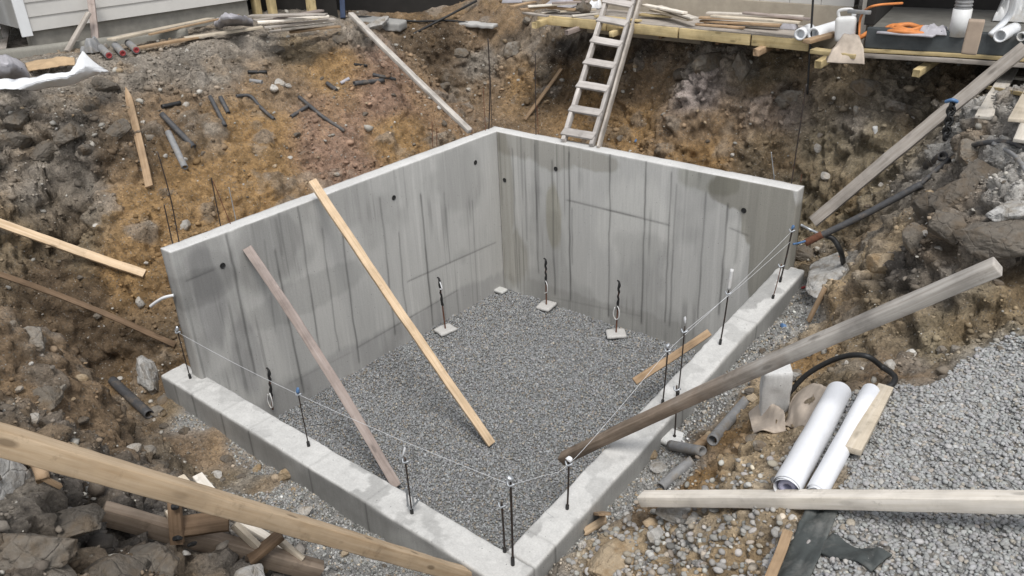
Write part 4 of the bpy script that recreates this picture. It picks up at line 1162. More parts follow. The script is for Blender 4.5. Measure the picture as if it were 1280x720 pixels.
for k, (a, b, l1, wd, mt) in enumerate(dk):
    if k < 4: g, lab = 'boards piled behind the ladder', 'loose pale board in the pile right behind the ladder top'
    elif k < 8: g, lab = 'boards piled along the pale block house', 'board in the long low pile along the tan plinth'
    else: g, lab = 'offcuts at the left end of the deck', 'loose offcut board on the deck left of the ladder'
    lumber('plank', deckpt(*a, l1), deckpt(*b, l1), wd, .026, mt, DKL[k], PL, group=g, bow=.006)
# step planks right of the deck
for lab, a, b, wd, mt, z in [('yellow board lying on the step at the right end of the deck', (1008, 52), (1046, 42), .10, 'tan', .06), ('thick yellow plank forming the step right of the deck', (1016, 63), (1072, 70), .14, 'yellow', -.04)]:
    lumber('plank', deckpt(*a, z), deckpt(*b, z), wd, .05, mt, lab, PL)

# broken formwork in the lower left corner
fw_ = empty('formwork_frame', at_z(250, 650, 1.1), 'broken brown formwork frame with cleats lying under the fresh timber', 'formwork')
bpy.context.view_layer.update()
q = lambda px, py, z: at_z(px, py, z)
fa, fb = at_d(126, 641, 4.42), at_d(400, 714, 5.0)
lumber('beam', fa, fb, .075, .115, 'dirty', parent=fw_, bow=.006, roll=.1)
def fq(px, py, lift): return at_d(px, py, float(np.interp(px, [126, 400], [4.42, 5.0]))-lift)
lumber('cleat', fq(222, 680, .10), fq(218, 627, .12), .07, .03, 'brown', parent=fw_)
lumber('cleat', fq(218, 660, .05), fq(286, 650, .16), .12, .03, 'brown', parent=fw_, roll=.5)
lumber('cleat', fq(210, 638, .03), fq(226, 664, .09), .035, .045, 'pale', parent=fw_)
lumber('cleat', fq(312, 700, .08), fq(352, 668, .12), .085, .03, 'brown', parent=fw_)
lumber('brace', fq(292, 656, .04), fq(322, 684, .07), .035, .045, 'pale', parent=fw_)
lumber('brace', fq(350, 676, .0), fq(378, 700, .04), .03, .045, 'pale', parent=fw_)
lumber('brace', fq(268, 632, -.25), fq(390, 706, -.05), .05, .03, 'white_wood', parent=fw_)
for k, (x, y) in enumerate(((219, 632), (222, 672), (240, 680))): rock('bolt', fq(x, y, .16), .028, 'black', None, None, 60+k, sub=3, parent=None)
for x in [x for x in bpy.context.scene.objects if x.name.startswith('bolt') and x.parent is None]:
    x.parent = fw_; x.matrix_parent_inverse = fw_.matrix_world.inverted()
lumber('plank', at_d(226, 597, 5.0), at_d(262, 640, 4.7), .05, .03, 'pale', 'short pale offcut poking up behind the fresh timber, left one', PL)
lumber('plank', at_d(247, 595, 5.0), at_d(282, 640, 4.75), .06, .03, 'white_wood', 'short pale offcut poking up behind the fresh timber, right one', PL)
lumber_r('plank', gnd(55, 603, .03), gnd(78, 614, .03), .03, .02, 'tan', 'small brown stick on the dark rubble under the fresh timber', PL)
lumber_r('plank', gnd(960, 735, .05), gnd(984, 672, .05), .06, .02, 'tan', 'narrow tan board end at the bottom edge beside the rubber mat', PL)
lumber_r('plank', gnd(725, 642, .05), gnd(757, 655, .10), .09, .025, 'tan', 'broken brown board lying against the right low wall near the front corner', PL, ragged=.06)
lumber_r('plank', gnd(731, 668, .03), gnd(757, 656, .06), .07, .025, 'fresh', 'broken yellow board end beside the right low wall near the front corner', PL, ragged=.06)
lumber_r('plank', gnd(1010, 405, .03), gnd(1030, 368, .08), .05, .025, 'tan', 'short weathered stick propped on the rubble behind the right low wall', PL)

# ------------------------------------------------------------------ reinforcement bars
def rebar(lab, a, b, r=.008, zt=H, mat='steel', bend=.0):
    A = at_z(*a, zt-.02)
    c, d = ray(*b)
    # top end straight above the foot, as near as the picture allows
    hd_ = Vector((d.x, d.y)); t = ((A.x-c.x)*hd_.x+(A.y-c.y)*hd_.y)/hd_.length_squared
    B = c+d*t
    r *= .8; mid = (A+B)/2+Vector((bend, bend*.5, 0))
    tube('rebar', [A, mid, B], r, mat, lab, 'rebar', 7)
rebar('tall bent rebar on the left wall top near its front end', (224, 304), (197, 190), bend=.02)
rebar('shorter rebar beside the tall bent one on the left wall top', (216, 306), (205, 256))
rebar('rebar with a taped tip on the left wall top', (276, 284), (264, 222))
rebar('rusty rebar leaning beside the taped one on the left wall top', (289, 282), (266, 226), .006, H, 'rust')
rebar('pale wire standing on the left wall top', (295, 276), (286, 234), .006, H, 'zinc')
rebar('tall rebar tied into a bundle at the back corner', (611, 163), (610, 48), .011, bend=.02)
rebar('thin rebar right of the bundle at the back corner', (615, 161), (613, 95), .006)
rebar('thin rusty rebar left of the bundle at the back corner', (607, 165), (604, 110), .006, H, 'rust')
rebar('tall dark rebar left of the ladder on the back wall top', (670, 170), (669, 66), .008)
rebar('short rusty rebar left of the ladder on the back wall top', (673, 168), (671, 132), .006, H, 'rust')
rebar('tall dark rebar at the right end of the back wall', (989, 231), (1008, 105), .009)
rebar('thin pale wire standing near the right end of the back wall', (968, 224), (964, 190), .006, H, 'zinc')
rebar('thin black rod rising past the right end of the deck', (1009, 118), (1017, -12), .017, 2.9, 'black')
for k, (a, b) in enumerate([((541, 184), (540, 152)), ((546, 182), (546, 160)), ((590, 171), (590, 160)), ((1001, 228), (1002, 218))]):
    rebar('short rebar stub on a wall top', a, b, .006, H, 'rust')
    bpy.context.scene.objects[-1]['label'] = ['left of two short rebar stubs on the left wall top near the pale grey board', 'right of two short rebar stubs on the left wall top near the pale grey board', 'wire stub on the wall top at the foot of the pale grey board', 'tiny rebar stub at the right end of the back wall'][k]
# dowels wrapped in black tape standing in the pit, each on a small pad
for lab, foot, top, pad, loop in [('taped dowel before the left wall nearest the back corner, with a white pad', (557, 413), (549, 350), 1, 1), ('taped dowel before the back wall, left of two', (683, 383), (682, 326), 1, 2),
                             ('taped dowel with a white loop before the back wall, right of two', (770, 418), (774, 354), 1, 3), ('taped dowel on the left wall behind the low wall, with a white tie', (341, 512), (336, 464), 0, 3)]:
    A = at_z(*foot, .02) if pad else at_x(*foot, .05)
    c, d = ray(*top); t = ((A.x-c.x)*d.x+(A.y-c.y)*d.y)/(d.x*d.x+d.y*d.y); B = c+d*t
    root = empty('dowel', A, lab, 'dowel'); bpy.context.view_layer.update()
    tube('rod', [A, (A+B)/2, B], .010, 'rust', parent=root, k=8)
    m1 = A.lerp(B, .5 if pad else .35)
    pth = [m1.lerp(B, s)+Vector((.005*math.sin(s*22), .005*math.cos(s*19), 0)) for s in np.linspace(0, 1.04, 9)]
    tube('tape_wrap', pth, lambda s: .015+.003*math.sin(s*9)+.002*math.sin(s*31), 'black', parent=root, k=9, sp=3)
    tube('tape_end', [B, B+Vector((-.006, 0, .025)), B+Vector((-.03, 0, .03))], .011, 'black', parent=root, k=8, sp=4)
    if loop > 1:
        lp = [m1+Vector((.01, -.02, .06)), m1+Vector((.045, -.03, .0)), m1+Vector((.04, -.03, -.10)), m1+Vector((-.01, -.03, -.14)), m1+Vector((-.045, -.03, -.07)), m1+Vector((-.03, -.02, .03))]
        tube('tie', lp if loop == 3 else lp[:4], .007, 'whited', parent=root, k=7, sp=5)
    else:
        tube('tie', [B, B+Vector((.06, -.02, -.10)), B+Vector((.02, -.02, -.12))], .008, 'white', parent=root, k=6, sp=4)
    if pad:
        V, Fs = lattice_box((8, 8, 2)); R = rounded(V, (.26, .22, .05), .015); R += .008*np.stack([fbm(R*9+foot[0], 2, 1), fbm(R*9, 2, 2), fbm(R*9, 2, 3)], 1)
        po = mesh_np('pad', R, Fs, M['conc'], np.tile(np.array([.47, .46, .44]), (len(R), 1)), False)
        po.matrix_world = Matrix.Translation((A.x, A.y, .03)) @ Matrix.Rotation(.4+foot[0], 4, 'Z'); po.parent = root; po.matrix_parent_inverse = root.matrix_world.inverted()
V, Fs = lattice_box((8, 8, 2)); R = rounded(V, (.17, .14, .05), .015)
R += .01*np.stack([fbm(R*9, 2, 1), fbm(R*9, 2, 2), fbm(R*9, 2, 3)], 1)
o = mesh_np('concrete_pad', R, Fs, M['conc'], np.tile(np.array([.5, .5, .48]), (len(R), 1)), False); o.location = at_z(626, 363, .03)
tag(o, 'small pale pad on the gravel in the back corner', 'pad')

# ------------------------------------------------------------------ string line posts
TOPS = {}
def post(key, foot, top, lab, zf=None, cap=None, knot='string', r=.008, mat='steel', buckle=False, pad=False):
    A = onb(*foot) if zf is None else (gnd(*foot) if zf == 'g' else at_z(*foot, zf))
    A = A+Vector((0, 0, -.01))
    c, d = ray(*top); t = ((A.x-c.x)*d.x+(A.y-c.y)*d.y)/(d.x*d.x+d.y*d.y); B = c+d*t
    r *= .8
    root = empty('marker_post', A, lab, 'marker post'); bpy.context.view_layer.update()
    tube('rod', [A, A.lerp(B, .5)+Vector((.006, -.004, 0)), B], r, mat, parent=root, k=8)
    tube('collar', [A+Vector((0, 0, .0)), A.lerp(B, .10)], .015, 'black', parent=root, k=8)
    if cap == 'white':
        rock('cap', B+Vector((0, 0, .02)), 0.036, 'white', None, None, int(foot[0]), sub=2, flat=(1, .8, .7), parent=None)
    if cap == 'blue':
        rock('cap', B, .026, 'blue', None, None, int(foot[0]), sub=2, flat=(.8, .8, 1.2), parent=None)
    if cap == 'zinc':
        rock('cap', B, .028, 'zinc', None, None, int(foot[0]), sub=2, flat=(.9, .8, 1.1), parent=None)
    if cap == 'tag':
        rock('cap', B+Vector((0, 0, .06)), .03, 'white', None, None, int(foot[0]), sub=2, flat=(.5, .4, 1.6), parent=None)
    if cap == 'sleeve':
        tube('cap', [B, B+(B-A).normalized()*.22], .018, 'whited', k=9)
    o = [x for x in bpy.context.scene.objects if x.name.startswith('cap') and x.parent is None]
    for x in o:
        x.parent = root; x.matrix_parent_inverse = root.matrix_world.inverted()
    tie = A.lerp(B, .93)
    tube('tie', [tie+Vector((-.03, 0, .02)), tie+Vector((.0, -.02, .0)), tie+Vector((.03, .01, .015)), tie+Vector((0, .02, -.02))], .008, 'zinc', parent=root, k=6, sp=4)
    if buckle:
        b0 = A.lerp(B, .16); b1 = A.lerp(B, .50)
        for sx in (-.018, .018):
            tube('turnbuckle', [b0+Vector((sx, sx, 0)), b1+Vector((sx*.7, sx*.7, 0))], .008, 'zinc', parent=root, k=7)
        tube('turnbuckle', [b0+Vector((-.02, -.02, .01)), b0+Vector((0, 0, -.03)), b0+Vector((.05, .05, .06))], .009, 'zinc', parent=root, k=7)
    if pad:
        V, Fs = lattice_box((8, 8, 2)); R = rounded(V, (.24, .22, .06), .02)
        po = mesh_np('pad', R, Fs, M['conc'], np.tile(np.array([.6, .6, .58]), (len(R), 1)), False); po.location = A+Vector((0, 0, .02)); po.parent = root; po.matrix_parent_inverse = root.matrix_world.inverted()
    TOPS[key] = tie
    return root
post('a', (238, 473), (221, 411), 'dark marker post with a pale cap at the left end of the front low wall', cap='zinc')
post('b', (386, 558), (372, 488), 'thin marker post with a blue wrap on the front low wall', cap='blue', r=.007)
post('c', (515, 642), (506, 572), 'marker post with a turnbuckle and white tag on the front low wall', cap='tag', buckle=True)
post('d', (641, 706), (638, 598), 'taller of two rebar posts at the front corner of the low walls', cap='zinc', r=.011)
post('e', (631, 690), (627, 628), 'shorter of two rebar posts at the front corner of the low walls', r=.010)
post('f', (709, 636), (711, 576), 'marker post with a white lump on top near the front corner', cap='white', r=.010)
post('g', (828, 506), (835, 433), 'marker post with a pale blue cap on the right low wall beside the grey beam', cap='zinc', r=.009)
post('h', (847, 497), (856, 408), 'thin marker post with a zinc tip on the right low wall above the grey beam', cap='tag', r=.008)
post('i', (900, 430), (911, 362), 'marker post with a long white sleeve on the right low wall', cap='sleeve', r=.010)
post('j', (966, 372), (977, 330), 'thin rusty marker post on the far part of the right low wall', r=.006, mat='rust')
post('k', (975, 352), (991, 284), 'marker post with a blue tip at the far end of the right low wall', cap='blue', r=.011)
post('l', (843, 550), (846, 482), 'marker rod standing on a white pad outside the right low wall', zf='g', r=.009, pad=True)
def cord(lab, pts, r=.0019, mat='string'):
    tube('string_line', pts, r, mat, lab, 'string', 6, sp=6)
wy, wz = 0, 0
def sag(a, b, s=.02): return [a, (a+b)/2-Vector((0, 0, s)), b]
cord('white string line along the front low wall to the corner posts', sag(TOPS['a'], TOPS['b'], .02)+sag(TOPS['b'], TOPS['d'], .02)[1:])
cord('white string line along the right low wall nearest the corner posts', sag(TOPS['d'], TOPS['f'], .02)+sag(TOPS['f'], TOPS['g'], .02)[1:])
cord('white string line from the pale blue cap to the blue tipped far post', sag(TOPS['g'], TOPS['k'], .03))
cord('second white string line from the zinc tipped post to the far post', sag(TOPS['h'], TOPS['k']+Vector((0, 0, -.12)), .02))
cord('loose white string hanging from the corner posts over the right low wall', [TOPS['d'], at_z(690, 645, 1.0), gnd(726, 665, .03)])

# ------------------------------------------------------------------ pipes, hoses, rolls
def gp(lst, lift): return [gnd(x, y, lift) for x, y in lst]
def gpipe(lab, pts, r, mat, hollow=.75, name='pipe', cat='pipe', lift=None):
    lift = r*.9 if lift is None else lift
    return tube(name, gp(pts, lift), r, mat, lab, cat, 12, hollow)
gpipe('dark grey pipe on the left slope, upper of the pair beside the pointed stake', [(203, 146), (243, 187)], .038, 'dkpipe')
gpipe('light grey pipe on the left slope, lower of the pair beside the pointed stake', [(211, 169), (232, 213)], .042, 'gpipe')
gpipe('dark pipe piece on the upper left slope above the grey pipe pair', [(203, 136), (226, 131)], .03, 'black')
gpipe('left piece of a dark pipe fan on the left slope', [(263, 123), (282, 160)], .03, 'dkpipe')
gpipe('right piece of a dark pipe fan on the left slope', [(276, 124), (286, 144)], .032, 'dkpipe')
gpipe('bent dark hose on the left slope right of the pipe fan', [(296, 122), (313, 122), (326, 136), (343, 151)], .024, 'dkpipe')
y1 = gpipe('dark branched pipe crossing the left slope', [(374, 123), (392, 138), (404, 148), (431, 166)], .027, 'dkpipe')
gpipe('short dark pipe arm meeting the branched pipe', [(364, 148), (386, 134)], .026, 'dkpipe')
gpipe('dark pipe piece lying flat on the slope left of the pale grey board', [(443, 107), (480, 103)], .036, 'dkpipe')
gpipe('curved dark pipe piece above the flat one on the slope', [(466, 95), (480, 98), (494, 101)], .026, 'dkpipe')
gpipe('tiny dark pipe stub on the slope, left of the branched pipe', [(409, 106), (421, 115)], .03, 'dkpipe')
gpipe('small purple grey pipe stub on the slope above the branched pipe', [(426, 106), (437, 100)], .026, 'lav')
gpipe('short dark pipe on the crest of the left slope', [(310, 92), (334, 92)], .026, 'black')
gpipe('short dark pipe below the grey stone group on the left slope', [(313, 103), (328, 105)], .03, 'gpipe')
gpipe('dark cable stub on the slope above the flat pipe piece', [(443, 82), (459, 84)], .022, 'black')
gpipe('dark drain pipe lying in the left trench by the front low wall end', [(142, 480), (160, 497), (188, 523)], .052, 'dkpipe')
gpipe('brown pipe elbow lying on the left slope edge above the dark rubble', [(42, 578), (52, 592), (56, 606)], .03, 'tan', 0)
gpipe('grey pipe in the right trench rising toward the pale block', [(890, 556), (912, 530), (934, 505)], .05, 'gpipe')
gpipe('short grey pipe lying flat near the white pad in the right trench', [(838, 561), (878, 569)], .045, 'gpipe')
gpipe('grey pipe stub half buried below the flat one in the right trench', [(826, 614), (848, 594), (866, 580)], .045, 'gpipe')
gpipe('tan pipe elbow beside the grey pipe in the right trench', [(868, 566), (886, 552)], .045, 'tan')
gpipe('pale pipe piece standing on the back bank at right', [(1093, 163), (1095, 188)], .03, 'whited', lift=.05)
# long rusty pipe strut at the right end of the back wall, with its cable and tie
sA_ = at_d(1012, 301, 8.75); sB_ = at_d(1152, 230, 8.2)
strut = empty('pipe_strut', sA_, 'long rusty pipe propped toward the right end of the back wall', 'pipe'); bpy.context.view_layer.update()
tube('pipe', [sA_, (sA_+sB_)/2+Vector((0, 0, -.02)), sB_], .036, 'dkpipe', parent=strut, k=12, hollow=.7)
tube('sleeve', [sA_+(sA_-sB_).normalized()*.05, sA_.lerp(sB_, .12)], .040, 'rust', parent=strut, k=12)
tube('cable', [sA_+Vector((-.02, 0, 0)), at_d(998, 304, 8.7), at_d(992, 305, 8.62)], .012, 'blue', parent=strut, k=8)
tube('hose', [at_d(1030, 294, 8.7), at_d(1042, 299, 8.68), at_d(1051, 315, 8.7), gnd(1054, 332, .02)], .028, 'black', 'black hose bend hanging behind the right end of the back wall', 'hose', 9)
tube('tie_wire', [at_d(1001, 281, 8.8), at_d(1013, 287, 8.8), at_d(1026, 293, 8.72)], .014, 'zinc', 'zinc tie wire between the back wall end and the rusty pipe', 'wire', 8)
tube('tie_wire', [at_x(217, 369, -.10), at_x(205, 372, -.2), at_x(196, 377, -.3), at_x(188, 383, -.4)], .016, 'white', 'white sleeved tie wire sticking out of the left wall end', 'wire', 8)
tube('hose', gp([(1290, 195), (1265, 183), (1240, 182), (1215, 186), (1190, 200), (1172, 214), (1150, 234)], .03), .024, 'dkpipe', 'dark grey hose looping over the right bank', 'hose', 9)
tube('hose', gp([(1240, 183), (1262, 195), (1276, 210), (1284, 224)], .03), .018, 'gpipe', 'thin grey hose branching off on the right bank', 'hose', 8)
gpipe('dark log like pipe on the edge of the right bank', [(1158, 212), (1178, 200)], .05, 'dkpipe')
ch = at_d(1190, 132, 7.9)
strap = empty('chain', ch, 'black bundled chain hanging beside the long grey board', 'chain'); bpy.context.view_layer.update()
for k in range(7):
    a = ch-Vector((0, 0, .05*k)); ln = [a+Vector((.03*math.cos(t)*(1 if k % 2 else .3), .03*math.cos(t)*(0.3 if k % 2 else 1), .042*math.sin(t))) for t in np.linspace(0, 6.283, 10)]
    tube('link', ln, .014, 'black', parent=strap, k=7, sp=2)
tube('strap', [ch+Vector((-.06, 0, .03)), ch+Vector((0, -.03, .06)), ch+Vector((.04, 0, .04))], .018, 'blue', parent=strap, k=8)
tube('hose', gp([(446, 22), (480, 24), (520, 28), (560, 27), (585, 30)], .02), .02, 'black', 'black cable lying along the crest of the back recess', 'cable', 7)
tube('cable', [at_y(508, 47, gnd(520, 30).y-.3), gnd(560, 27, .1), gnd(596, 8, .1)], .022, 'black', 'thick black cable end jutting over the back recess', 'cable', 8)
# black hose over the rolls
tube('hose', [gnd(980, 506, .06), gnd(1005, 492, .18), gnd(1042, 483, .26), gnd(1075, 480, .25), gnd(1100, 476, .12), gnd(1117, 478, .05), gnd(1112, 488, .04), gnd(1092, 495, .04)], .021, 'black', 'black hose curling over the two white rolls', 'hose', 10)

def sheet_roll(lab, a, b, r, lift):
    A = gnd(*a, lift); B = gnd(*b, lift)
    root = empty('sheet_roll', A, lab, 'roll'); bpy.context.view_layer.update()
    d = (B-A).normalized(); y = Vector((0, 0, 1)).cross(d).normalized(); z = d.cross(y)
    V = []; Fs = []; nt_ = 64; nl = 24
    for i in range(nl+1):
        s = i/nl; p = A.lerp(B, s)
        for j in range(nt_+1):
            th = j/nt_*2*math.pi*2.6
            rr = r*(1-.17*j/nt_) * (1+.02*math.sin(3*th+s*7)+.012*math.sin(s*19+j*.2))
            q_ = p+(y*math.cos(th)+z*math.sin(th))*rr + d*(.012*math.sin(th*1.3) if i in (0, nl) else 0)
            V.append(q_-A)
    for i in range(nl):
        for j in range(nt_): Fs.append((i*(nt_+1)+j, i*(nt_+1)+j+1, (i+1)*(nt_+1)+j+1, (i+1)*(nt_+1)+j))
    o = mesh_py('sheet', V, Fs, M['roll'], root, True); 
    V2, F2 = tube_geo([Vector((0, 0, 0))+d*.02, (B-A)-d*.02], r*.62, 20, .5)
    mesh_py('inner_roll', V2, F2, M['rollin'], root, True)
sheet_roll('larger white sheet roll on the heap, left of two', (981, 625), (1047, 503), .093, .085)
sheet_roll('slimmer white sheet roll on the heap, right of two', (1018, 630), (1087, 501), .067, .075)

# pale block under the grey beam, crumpled paper sack, mats
def lump_box(name, size, loc, rotz, mat, lab, cat, sd, r=.03, amp=.012, tilt=(0, 0), cols=None, n=(14, 14, 18)):
    V, Fs = lattice_box(n); R = rounded(V, size, r)
    R += amp*np.stack([fbm(R*7+sd, 3, sd), fbm(R*7+sd, 3, sd+1), fbm(R*7+sd, 3, sd+2)], 1)
    o = mesh_np(name, R, Fs, M[mat], None if cols is None else np.tile(np.array(cols), (len(R), 1))*(1+.15*fbm(R*6, 3, sd+4))[:, None], True)
    o.rotation_euler = (tilt[0], tilt[1], rotz); o.location = loc
    return tag(o, lab, cat)
blk = gnd(966, 514)
lump_box('concrete_block', (.225, .17, .50), blk+Vector((0, 0, .19)), .55, 'conc', 'pale upright concrete block propping the grey beam', 'block', 5, .02, .012, (.08, -.05), (.52, .515, .50))
rock('concrete_lump', gnd(992, 472, .02), .085, 'chunk', 'rough concrete lump behind the pale upright block', 'lump', 77)
def cloth(name, ctr, sx, sy, mat, lab, cat, sd, amp=.06, rot=0.0, n=34, thick=.012, hug=True, base=.03, ragged=.10):
    g = np.linspace(-.5, .5, n)
    U, W_ = np.meshgrid(g, g); U = U.ravel(); W_ = W_.ravel()
    q3 = np.stack([U*1.7, W_*1.7, np.full(U.size, sd*3.3)], 1)
    ed_ = 1+ragged*fbm(np.stack([np.arctan2(W_, U)*1.2, U*0, U*0+sd], 1), 3, sd)
    x = U*sx*ed_; y = W_*sy*ed_
    h = amp*(.35+np.abs(fbm(q3, 2, sd))*1.8+.3*np.abs(fbm(q3*2.4, 2, sd+1)))*np.clip(1-np.maximum(np.abs(U), np.abs(W_))**4*16, 0, 1)
    c, s = math.cos(rot), math.sin(rot)
    wx = ctr.x+c*x-s*y; wy = ctr.y+s*x+c*y
    wz = np.array([zg(a, b) if hug else ctr.z for a, b in zip(wx, wy)])+base+h
    if hug:
        Zm = wz.reshape(n, n)
        for _ in range(3): Zm[1:-1, 1:-1] = np.maximum(Zm[1:-1, 1:-1], (Zm[:-2, 1:-1]+Zm[2:, 1:-1]+Zm[1:-1, :-2]+Zm[1:-1, 2:])/4)
        wz = Zm.ravel()
    V = np.stack([wx-ctr.x, wy-ctr.y, wz-ctr.z], 1)
    Vb = V-np.array([0, 0, thick])
    ii = (np.arange(n-1)[:, None]*n+np.arange(n-1)[None]).ravel()
    F1 = np.stack([ii, ii+1, ii+n+1, ii+n], 1); F2 = F1[:, ::-1]+n*n
    rim = list(range(n))+[n*k+n-1 for k in range(1, n)]+[n*(n-1)+k for k in range(n-2, -1, -1)]+[n*k for k in range(n-2, 0, -1)]
    F3 = np.array([[a, a+n*n, b+n*n, b] for a, b in zip(rim, rim[1:]+rim[:1])])
    o = mesh_np(name, np.concatenate([V, Vb]), np.concatenate([F1, F2, F3]), M[mat], None, True)
    o.location = ctr
    return tag(o, lab, cat)
cloth('rubber_mat', gnd(1002, 700), .19, .80, 'mat_', 'dark rubber mat strip hanging down at the bottom edge', 'mat', 5, .015, .1, ragged=.01)
cloth('rubber_mat', gnd(1062, 698), .40, .14, 'mat_', 'dark rubber strip on the gravel beside the larger mat', 'mat', 6, .015, -.45, ragged=.01)
# white plastic sheet on the left crest
def draped(name, rows, mat, lab, cat, sd, amp=.015, thick=.012, nu=40, nv=14):
    """rows of world points, splined both ways into a thick sheet"""
    def res_(r, m):
        s_ = spline(r, 10); o_ = []
        for k in range(m):
            t = k*(len(s_)-1)/(m-1); i = min(int(t), len(s_)-2); o_.append(s_[i].lerp(s_[i+1], t-i))
        return o_
    R_ = [res_(r, nu) for r in rows]
    cols_ = [res_([r[k] for r in R_], nv) for k in range(nu)]
    V = np.array([[tuple(cols_[k][j]) for k in range(nu)] for j in range(nv)]).reshape(-1, 3)
    V += (amp*fbm(V*5+sd, 3, sd)+amp*.45*(1-2*np.abs(fbm(V*11+sd, 2, sd+1))))[:, None]*np.array([.3, -.5, .9])[None]
    c0 = V.mean(0); V = V-c0
    n_ = nu*nv
    ii = (np.arange(nv-1)[:, None]*nu+np.arange(nu-1)[None]).ravel()
    F1 = np.stack([ii, ii+1, ii+nu+1, ii+nu], 1); F2 = F1[:, ::-1]+n_
    rim = list(range(nu))+[nu*k+nu-1 for k in range(1, nv)]+[nu*(nv-1)+k for k in range(nu-2, -1, -1)]+[nu*k for k in range(nv-2, 0, -1)]
    F3 = np.array([[x, x+n_, y+n_, y] for x, y in zip(rim, rim[1:]+rim[:1])])
    o = mesh_np(name, np.concatenate([V, V-np.array([0, 0, thick])]), np.concatenate([F1, F2, F3]), M[mat], None, True)
    o.location = tuple(c0); return tag(o, lab, cat)
zs_ = 3.56
draped('plastic_sheet', [[at_z(x, y, z) for x, y, z in r] for r in [
    [(-25, 101, zs_+.10), (10, 99, zs_+.10), (40, 98, zs_+.10), (75, 92, zs_+.14), (104, 84, zs_+.16), (120, 83, zs_+.08)],
    [(-25, 105, zs_+.12), (10, 103, zs_+.07), (40, 104, zs_+.10), (75, 98, zs_+.12), (108, 90, zs_+.09), (130, 86, zs_+.04)],
    [(-25, 112, zs_+.02), (10, 110, zs_+.05), (40, 112, zs_-.01), (75, 108, zs_-.01), (110, 98, zs_-.02), (135, 91, zs_-.02)]]], 'white', 'long white plastic sheet lying over the left crest', 'sheet', 8, .035)
draped('plastic_sheet', [[at_z(x, y, z) for x, y, z in r] for r in [
    [(86, 93, zs_+.13), (94, 80, zs_+.17), (103, 65, zs_+.22), (107, 67, zs_+.20)],
    [(90, 93, zs_+.13), (100, 84, zs_+.16), (109, 74, zs_+.17), (114, 74, zs_+.15)],
    [(98, 92, zs_+.11), (110, 87, zs_+.11), (120, 82, zs_+.10), (124, 82, zs_+.08)],
    [(112, 90, zs_+.05), (122, 90, zs_+.04), (132, 89, zs_+.02), (136, 89, zs_+.0)]]], 'white', 'raised pointed fold of white plastic standing on the left crest', 'sheet', 9)
draped('paper_sack', [[gnd(x, y, l) for x, y, l in r] for r in [
    [(992, 500, .05), (1010, 494, .10), (1030, 496, .10), (1042, 500, .06)], [(986, 511, .04), (1000, 506, .10), (1018, 510, .06), (1034, 512, .08)],
    [(984, 524, .03), (996, 519, .09), (1010, 523, .07), (1026, 526, .05)], [(980, 533, .02), (992, 537, .02), (1006, 542, .02), (1016, 541, .02)]]], 'bag', 'crumpled beige paper sack beside the pale block', 'sack', 41, .035)
draped('paper_sack', [[gnd(x, y, l) for x, y, l in r] for r in [
    [(934, 526, .08), (950, 520, .14), (966, 518, .10), (978, 520, .06)], [(938, 534, .04), (950, 528, .02), (966, 530, .10), (980, 528, .05)], [(942, 542, .01), (954, 543, .05), (968, 543, .02), (982, 540, .02)]]], 'bag', 'torn grey paper scrap before the pale block', 'sack', 43, .025)
draped('rag', [[at_z(x, y, z) for x, y, z in r] for r in [
    [(-20, 76, 3.72), (5, 71, 3.80), (22, 76, 3.74), (34, 84, 3.64)], [(-20, 84, 3.70), (5, 80, 3.86), (22, 84, 3.76), (36, 92, 3.60)], [(-20, 98, 3.58), (5, 98, 3.60), (20, 98, 3.58), (33, 99, 3.55)]]], 'lav', 'crumpled grey rag at the left photo edge behind the white sheet', 'rag', 45, .05)
draped('cardboard', [[at_z(x, y, z) for x, y, z in r] for r in [
    [(32, 79, 3.60), (55, 74, 3.63), (76, 71, 3.66), (94, 73, 3.63)], [(34, 84, 3.60), (55, 80, 3.62), (78, 77, 3.62), (94, 78, 3.60)], [(36, 88, 3.58), (58, 86, 3.58), (78, 82, 3.58), (94, 82, 3.57)]]], 'kraft', 'tan cardboard piece behind the white plastic sheet', 'cardboard', 47, .02)
draped('tarp', [[at_z(x, y, z) for x, y, z in r] for r in [
    [(272, 24, 3.60), (284, 17, 3.86), (300, 19, 3.84), (314, 22, 3.66)], [(268, 30, 3.56), (284, 22, 3.86), (302, 26, 3.74), (317, 28, 3.60)], [(270, 34, 3.52), (288, 33, 3.58), (302, 32, 3.56), (316, 33, 3.52)]]], 'lav', 'bluish grey folded tarp by the foundation of the white house', 'tarp', 49, .04)
cloth('rag', gnd(120, 66), .22, .32, 'gpipe', 'greenish grey bundle at the foot of the leaning boards', 'bundle', 14, .12, .3)
for lab, a, b in [('short red mouthed pipe end on the left crest, left one', (138, 76), (128, 67)), ('short red mouthed pipe end on the left crest, middle one', (155, 73), (146, 64)), ('short red mouthed pipe end on the left crest, right one', (172, 69), (162, 61))]:
    A = gnd(*a, .07); B = gnd(*b, .08)
    root = empty('pipe', A, lab, 'pipe'); bpy.context.view_layer.update()
    tube('pipe_body', [A, B], .052, 'gpipe', parent=root, k=14, hollow=.8)
    d = (B-A).normalized()
    tube('liner', [A-d*.004, A+d*.05], .040, 'red', parent=root, k=14, hollow=.6)
